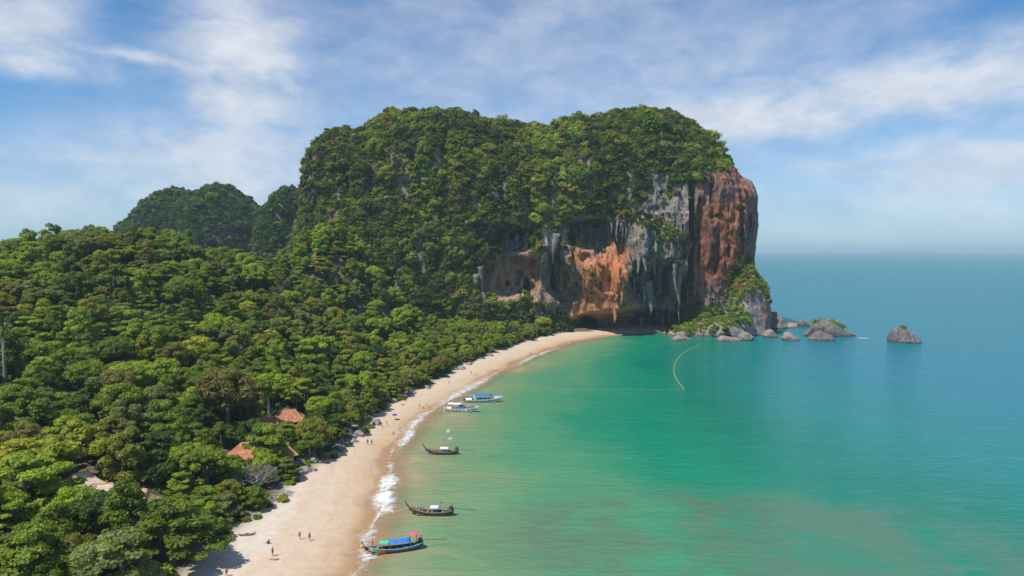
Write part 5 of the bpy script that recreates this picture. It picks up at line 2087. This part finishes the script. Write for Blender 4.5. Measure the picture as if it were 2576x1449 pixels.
def body_mesh(pose):
    """skinned skeleton -> one continuous body mesh; also returns the joints used to hang clothes on"""
    J = {}
    if pose == 'walk':
        J = dict(pel=(0, 0, .95), wai=(0, .01, 1.10), che=(0, .02, 1.30), nec=(0, .03, 1.47), hea=(0, .04, 1.60), top=(0, .04, 1.72), hl=(-.09, 0, .92), hr=(.09, 0, .92), kl=(-.10, .16, .52), kr=(.10, -.04, .50),
                 al=(-.10, .20, .09), ar=(.10, -.30, .15), tl=(-.10, .36, .04), tr=(.10, -.16, .05), sl=(-.18, .02, 1.40), sr=(.18, .02, 1.40), el=(-.25, -.12, 1.13), er=(.25, .14, 1.13), wl=(-.24, -.06, .90), wr=(.24, .30, .95), fl=(-.24, -.03, .80), fr=(.24, .37, .88))
    elif pose == 'stand':
        J = dict(pel=(0, 0, .95), wai=(0, 0, 1.10), che=(0, 0, 1.30), nec=(0, 0, 1.47), hea=(0, .02, 1.60), top=(0, .01, 1.72), hl=(-.09, 0, .92), hr=(.09, 0, .92), kl=(-.11, .02, .50), kr=(.12, .03, .50),
                 al=(-.12, -.02, .09), ar=(.14, -.02, .09), tl=(-.13, .15, .03), tr=(.16, .15, .03), sl=(-.18, 0, 1.40), sr=(.18, 0, 1.40), el=(-.27, -.03, 1.13), er=(.30, .02, 1.15), wl=(-.26, .06, .89), wr=(.22, .17, .98), fl=(-.26, .09, .79), fr=(.16, .22, .95))
    elif pose == 'sit':
        J = dict(pel=(0, 0, .14), wai=(0, -.06, .30), che=(0, -.08, .50), nec=(0, -.06, .67), hea=(0, -.03, .80), top=(0, -.03, .92), hl=(-.09, .03, .13), hr=(.09, .03, .13), kl=(-.14, .40, .42), kr=(.15, .38, .44),
                 al=(-.13, .62, .09), ar=(.14, .60, .09), tl=(-.13, .78, .05), tr=(.14, .76, .05), sl=(-.18, -.08, .60), sr=(.18, -.08, .60), el=(-.26, .08, .42), er=(.26, .08, .42), wl=(-.18, .32, .46), wr=(.18, .32, .46), fl=(-.14, .40, .48), fr=(.14, .40, .48))
    else:
        J = dict(pel=(0, 0, .13), wai=(0, -.16, .12), che=(0, -.36, .13), nec=(0, -.53, .14), hea=(0, -.66, .15), top=(0, -.78, .15), hl=(-.09, .04, .12), hr=(.09, .04, .12), kl=(-.12, .46, .13), kr=(.14, .44, .22),
                 al=(-.13, .88, .08), ar=(.15, .84, .08), tl=(-.15, .95, .18), tr=(.17, .92, .17), sl=(-.18, -.46, .13), sr=(.18, -.46, .13), el=(-.32, -.22, .07), er=(.34, -.24, .07), wl=(-.30, .02, .06), wr=(.36, .0, .06), fl=(-.29, .12, .06), fr=(.36, .10, .06))
    names = list(J)
    rad = dict(pel=.135, wai=.12, che=.145, nec=.055, hea=.095, top=.075, hl=.10, hr=.10, kl=.062, kr=.062, al=.042, ar=.042, tl=.035, tr=.035, sl=.062, sr=.062, el=.043, er=.043, wl=.030, wr=.030, fl=.038, fr=.038)
    E = [('pel', 'wai'), ('wai', 'che'), ('che', 'nec'), ('nec', 'hea'), ('hea', 'top'), ('pel', 'hl'), ('hl', 'kl'), ('kl', 'al'), ('al', 'tl'), ('pel', 'hr'), ('hr', 'kr'), ('kr', 'ar'), ('ar', 'tr'),
         ('che', 'sl'), ('sl', 'el'), ('el', 'wl'), ('wl', 'fl'), ('che', 'sr'), ('sr', 'er'), ('er', 'wr'), ('wr', 'fr')]
    me_ = bpy.data.meshes.new("skeleton")
    me_.from_pydata([J[k] for k in names], [(names.index(a), names.index(b)) for a, b in E], [])
    o = bpy.data.objects.new("skeleton", me_)
    COL.objects.link(o)
    sk = o.modifiers.new("skin", 'SKIN')
    for i, k in enumerate(names):
        me_.skin_vertices[0].data[i].radius = (rad[k], rad[k] * (.78 if k in ('pel', 'wai', 'che') else 1))
        me_.skin_vertices[0].data[i].use_root = (k == 'pel')
    sub = o.modifiers.new("sub", 'SUBSURF')
    sub.levels = sub.render_levels = 1
    dg = bpy.context.evaluated_depsgraph_get()
    dg.update()
    out = bpy.data.meshes.new_from_object(o.evaluated_get(dg))
    out.name = "body"
    for p_ in out.polygons:
        p_.use_smooth = True
    bpy.data.objects.remove(o)
    return out, {k: Vector(v) for k, v in J.items()}


for ps_ in ('walk', 'stand', 'sit', 'lie'):
    POSES[ps_] = body_mesh(ps_)


def person(loc, yaw, pose, top_c, bot_c, skin, label, hat=None, s=1.0, longhair=False):
    root = tag(empty("person", loc, yaw), label, "person", "people on the beach")
    root.scale = (s, s, s)
    bm_, J = POSES[pose]
    b2 = bm_.copy()
    b2.materials.clear()
    b2.materials.append(SKIN[skin])
    link("body", b2, root)
    # hair
    b = MB()
    hd_ = J['hea'].lerp(J['top'], .55)
    off = Vector((0, -.018, .012)) if pose != 'lie' else Vector((0, -.02, 0))
    b.ball(hd_ + off, (.098, .108, .10), 9, 6)
    if longhair:
        b.ball(J['nec'] + Vector((0, -.06, 0)), (.09, .05, .16), 8, 5)
    b.build("hair", HAIR, root, True)
    # face: nose, eyes and mouth line
    if pose != 'lie':
        b = MB()
        b.ball(J['hea'] + Vector((0, .105, .03)), (.016, .022, .03), 6, 4)
        b.build("nose", SKIN[skin], root, True)
        for sx_ in (-1, 1):
            b = MB()
            b.ball(J['hea'] + Vector((sx_ * .036, .09, .055)), (.014, .010, .009), 6, 4)
            b.build("eye", HAIR, root, True)
    # shorts or swimsuit
    b = MB()
    mid = J['hl'].lerp(J['hr'], .5)
    for a, c in (('hl', 'kl'), ('hr', 'kr')):
        b.tube([J['pel'].lerp(J['wai'], .2), J[a], J[a].lerp(J[c], .45)], [.10, .118, .096], 9)
    b.tube([mid, J['pel'], J['pel'].lerp(J['wai'], .45)], [.13, .148, .138], 10)
    b.build("shorts", CLOTH[bot_c], root, True)
    if top_c:
        b = MB()
        b.tube([J['pel'].lerp(J['wai'], .2), J['wai'], J['che'], J['che'].lerp(J['nec'], .55)], [.148, .138, .165, .10], 10)
        for a, c in (('sl', 'el'), ('sr', 'er')):
            b.tube([J['che'].lerp(J[a], .5), J[a], J[a].lerp(J[c], .5)], [.08, .075, .06], 8)
        b.build("shirt", CLOTH[top_c], root, True)
    if hat:
        b = MB()
        b.tube([hd_ + Vector((0, 0, .03)), hd_ + Vector((0, 0, .05))], .19, 12)
        b.tube([hd_ + Vector((0, 0, .05)), hd_ + Vector((0, 0, .13))], [.11, .08], 10)
        b.build("hat", CLOTH[hat], root, True)
    return root


PEOPLE = [  # u, v of the feet, yaw, pose, top, bottom, skin, label, z above ground
    (754, 1357, .3, 'walk', None, 'black', 0, "left walker of the pair crossing the open sand, in black shorts"),
    (779, 1361, .5, 'walk', 'olive', 'olive', 0, "right walker of the pair crossing the open sand, in olive clothes"),
    (686, 1399, 2.6, 'stand', 'olive', 'black', 0, "person in olive top standing on the upper sand"),
    (676, 1368, 1.2, 'sit', 'black', 'black', 2, "person in black sitting on the upper sand behind the standing one"),
    (690, 1408, 1.6, 'lie', None, 'orange', 0, "sunbather lying on the sand in front of the person in olive"),
    (570, 1450, 2.9, 'stand', 'red', 'black', 2, "person in red top at the bottom edge of the sand"),
    (925, 1119, .2, 'walk', 'black', 'black', 2, "person in black walking left of a companion beside the boulders"),
    (935, 1120, .3, 'walk', 'olive', 'black', 0, "person in olive walking right of the one in black beside the boulders"),
    (961, 1077, -.5, 'stand', None, 'olive', 1, "person in olive shorts below the blue parasol, on the left"),
    (973, 1072, -.4, 'walk', None, 'turquoise', 0, "person in turquoise shorts below the blue parasol, on the right"),
    (990, 1092, 1.4, 'sit', None, 'orange', 0, "person in orange shorts sitting at the wet sand"),
    (1006, 1086, -1.2, 'stand', None, 'red', 0, "person in red shorts standing at the water's edge"),
    (1055, 1026, -.8, 'stand', None, 'navy', 1, "leftmost of the four people on the sand by the speedboats, in navy"),
    (1064, 1028, -.9, 'sit', None, 'orange', 0, "person sitting among the four by the speedboats"),
    (1074, 1025, -1.3, 'stand', 'red', 'black', 1, "person in red shirt on the sand by the speedboats"),
    (1081, 1025, -1.5, 'walk', 'white', 'navy', 0, "person in white shirt nearest the moored speedboats"),
    (1021, 1008, 2.0, 'sit', 'black', 'black', 2, "person in black sitting in the shade of the trees"),
    (1030, 998, 2.4, 'stand', 'olive', 'black', 2, "person in olive standing in the shade of the trees"),
    (1014, 1019, 1.1, 'lie', None, 'black', 2, "sunbather lying at the rim of the tree shade"),
    (1185, 942, -.3, 'walk', None, 'black', 0, "left person of the pair strolling farther up the beach, in black"),
    (1196, 945, -.2, 'walk', 'white', 'olive', 0, "right person of the pair strolling farther up the beach, in white"),
    (1130, 968, .6, 'stand', None, 'olive', 1, "lone person standing on the sand beyond the speedboats"),
    (1335, 893, .4, 'walk', None, 'navy', 0, "person walking near the far end of the beach"),
    (1440, 862, .4, 'stand', None, 'red', 0, "person at the far end of the beach near the cave"),
]
for (u, v, yaw, pose, tc, bc, sk_, lab) in PEOPLE:
    p = on_ground(u, v, 1.0)
    for _ in range(4):
        p = on_ground(u, v, max(tz(p.x, p.y), 0))
    person((p.x, p.y, max(tz(p.x, p.y), 0) - .01), yaw, pose, tc, bc, sk_, lab, hat='white' if 'left walker' in lab else None, s=1.04)
# two boatmen at the bow of the blue awning boat
bx, by, _z = boat_at(992, 1388)
for (lx, ly, lz, pose, tc, lab) in ((-4.25, .18, 1.08, 'stand', 'red', "boatman in red shirt standing on the bow of the blue awning boat"), (-3.35, -.2, .95, 'sit', 'white', "person in white sitting on the fore deck of the blue awning boat")):
    c, s_ = math.cos(.30), math.sin(.30)
    person((bx + lx * c - ly * s_, by + lx * s_ + ly * c, lz), 1.9, pose, tc, 'orange' if tc == 'red' else 'navy', 2, lab)

# parasol and kayaks
p = on_ground(993, 1049, 1.8)
root = tag(empty("parasol", (p.x, p.y, tz(p.x, p.y))), "blue beach parasol standing alone on the sand", "parasol")
b = MB()
b.tube([(0, 0, -.1), (0, 0, 2.1)], .03, 6)
b.build("pole", STEEL, root)
b = MB()
b.loft([[(r_ * math.cos(a), r_ * math.sin(a), z_ - .05 * (math.sin(4 * a) ** 2) * r_) for a in np.linspace(0, 2 * math.pi, 16, endpoint=False)] for r_, z_ in ((.03, 2.2), (.55, 2.05), (1.0, 1.75), (1.0, 1.70), (.5, 1.98), (.03, 2.12))], close=True)
b.build("canopy", simple("deep_blue_parasol", (.03, .04, .30), .8), root, True)
for (u, v, yaw, mt, lab) in ((621, 1343, .25, simple("red_hull", (.24, .085, .055), .5), "reddish kayak lying on the upper sand by the trees"), (556, 1364, .9, simple("brown_hull", (.12, .06, .04), .5), "dark brown kayak in the tree shade at the sand edge")):
    p = on_ground(u, v, 1.9)
    root = tag(empty("kayak", (p.x, p.y, tz(p.x, p.y) + .18), yaw), lab, "kayak")
    b = MB()
    secs = []
    for t_ in np.linspace(0, 1, 15):
        w = max(.36 * math.sin(math.pi * t_) ** .7, .02)
        e_ = .25 * abs(2 * t_ - 1) ** 3
        secs.append([(-1.7 + 3.4 * t_, w * math.cos(a), e_ + .18 * math.sin(a)) for a in np.linspace(0, 2 * math.pi, 10, endpoint=False)])
    b.loft(secs, close=True, cap=True)
    b.build("hull", mt, root, True)
    b = MB()
    b.tube([(.42 * math.cos(a), .24 * math.sin(a), .19) for a in np.linspace(0, 2 * math.pi, 12)], .035, 6)
    b.build("cockpit_rim", NAVY, root, True)
    b = MB()
    b.box((0, 0, .17), (.6, .36, .05))
    b.build("seat", CLOTH['black'], root)

# ------------------------------------------------------------------ sea haze
m, t, out = newmat("haze_air")
pv = t.new('ShaderNodeVolumePrincipled')
pv.inputs['Color'].default_value = (0.66, 0.92, 1.0, 1)
pv.inputs['Density'].default_value = 0.00010
pv.inputs['Anisotropy'].default_value = 0.1
t.l.new(pv.outputs[0], out.inputs['Volume'])
hb = MB()
hb.box((0, 18400, 83), (64000, 41000, 184))
hz = hb.build("haze", m)
tag(hz, "thin pale sea haze lying over the water to the horizon", "haze", kind='stuff')

# ------------------------------------------------------------------ look-alikes: add where each one stands among its kind
seen = {}
for o in SC.objects:
    if o.parent is None and o.get('label') and o.get('kind') is None:
        seen.setdefault(o['label'], []).append(o)
ORD = ["first", "second", "third", "fourth", "fifth", "sixth", "seventh", "eighth", "ninth", "tenth"]
for lab, os_ in seen.items():
    if len(os_) < 2:
        continue
    os_.sort(key=lambda q: q.location.x / max(q.location.y, 1))
    n = len(os_)
    for i, q in enumerate(os_):
        w = {2: ["left one", "right one"], 3: ["left one", "middle one", "right one"]}.get(n)
        w = w[i] if w else (ORD[i] + " from left" if i < 10 else "far right")
        q['label'] = lab + ", " + w
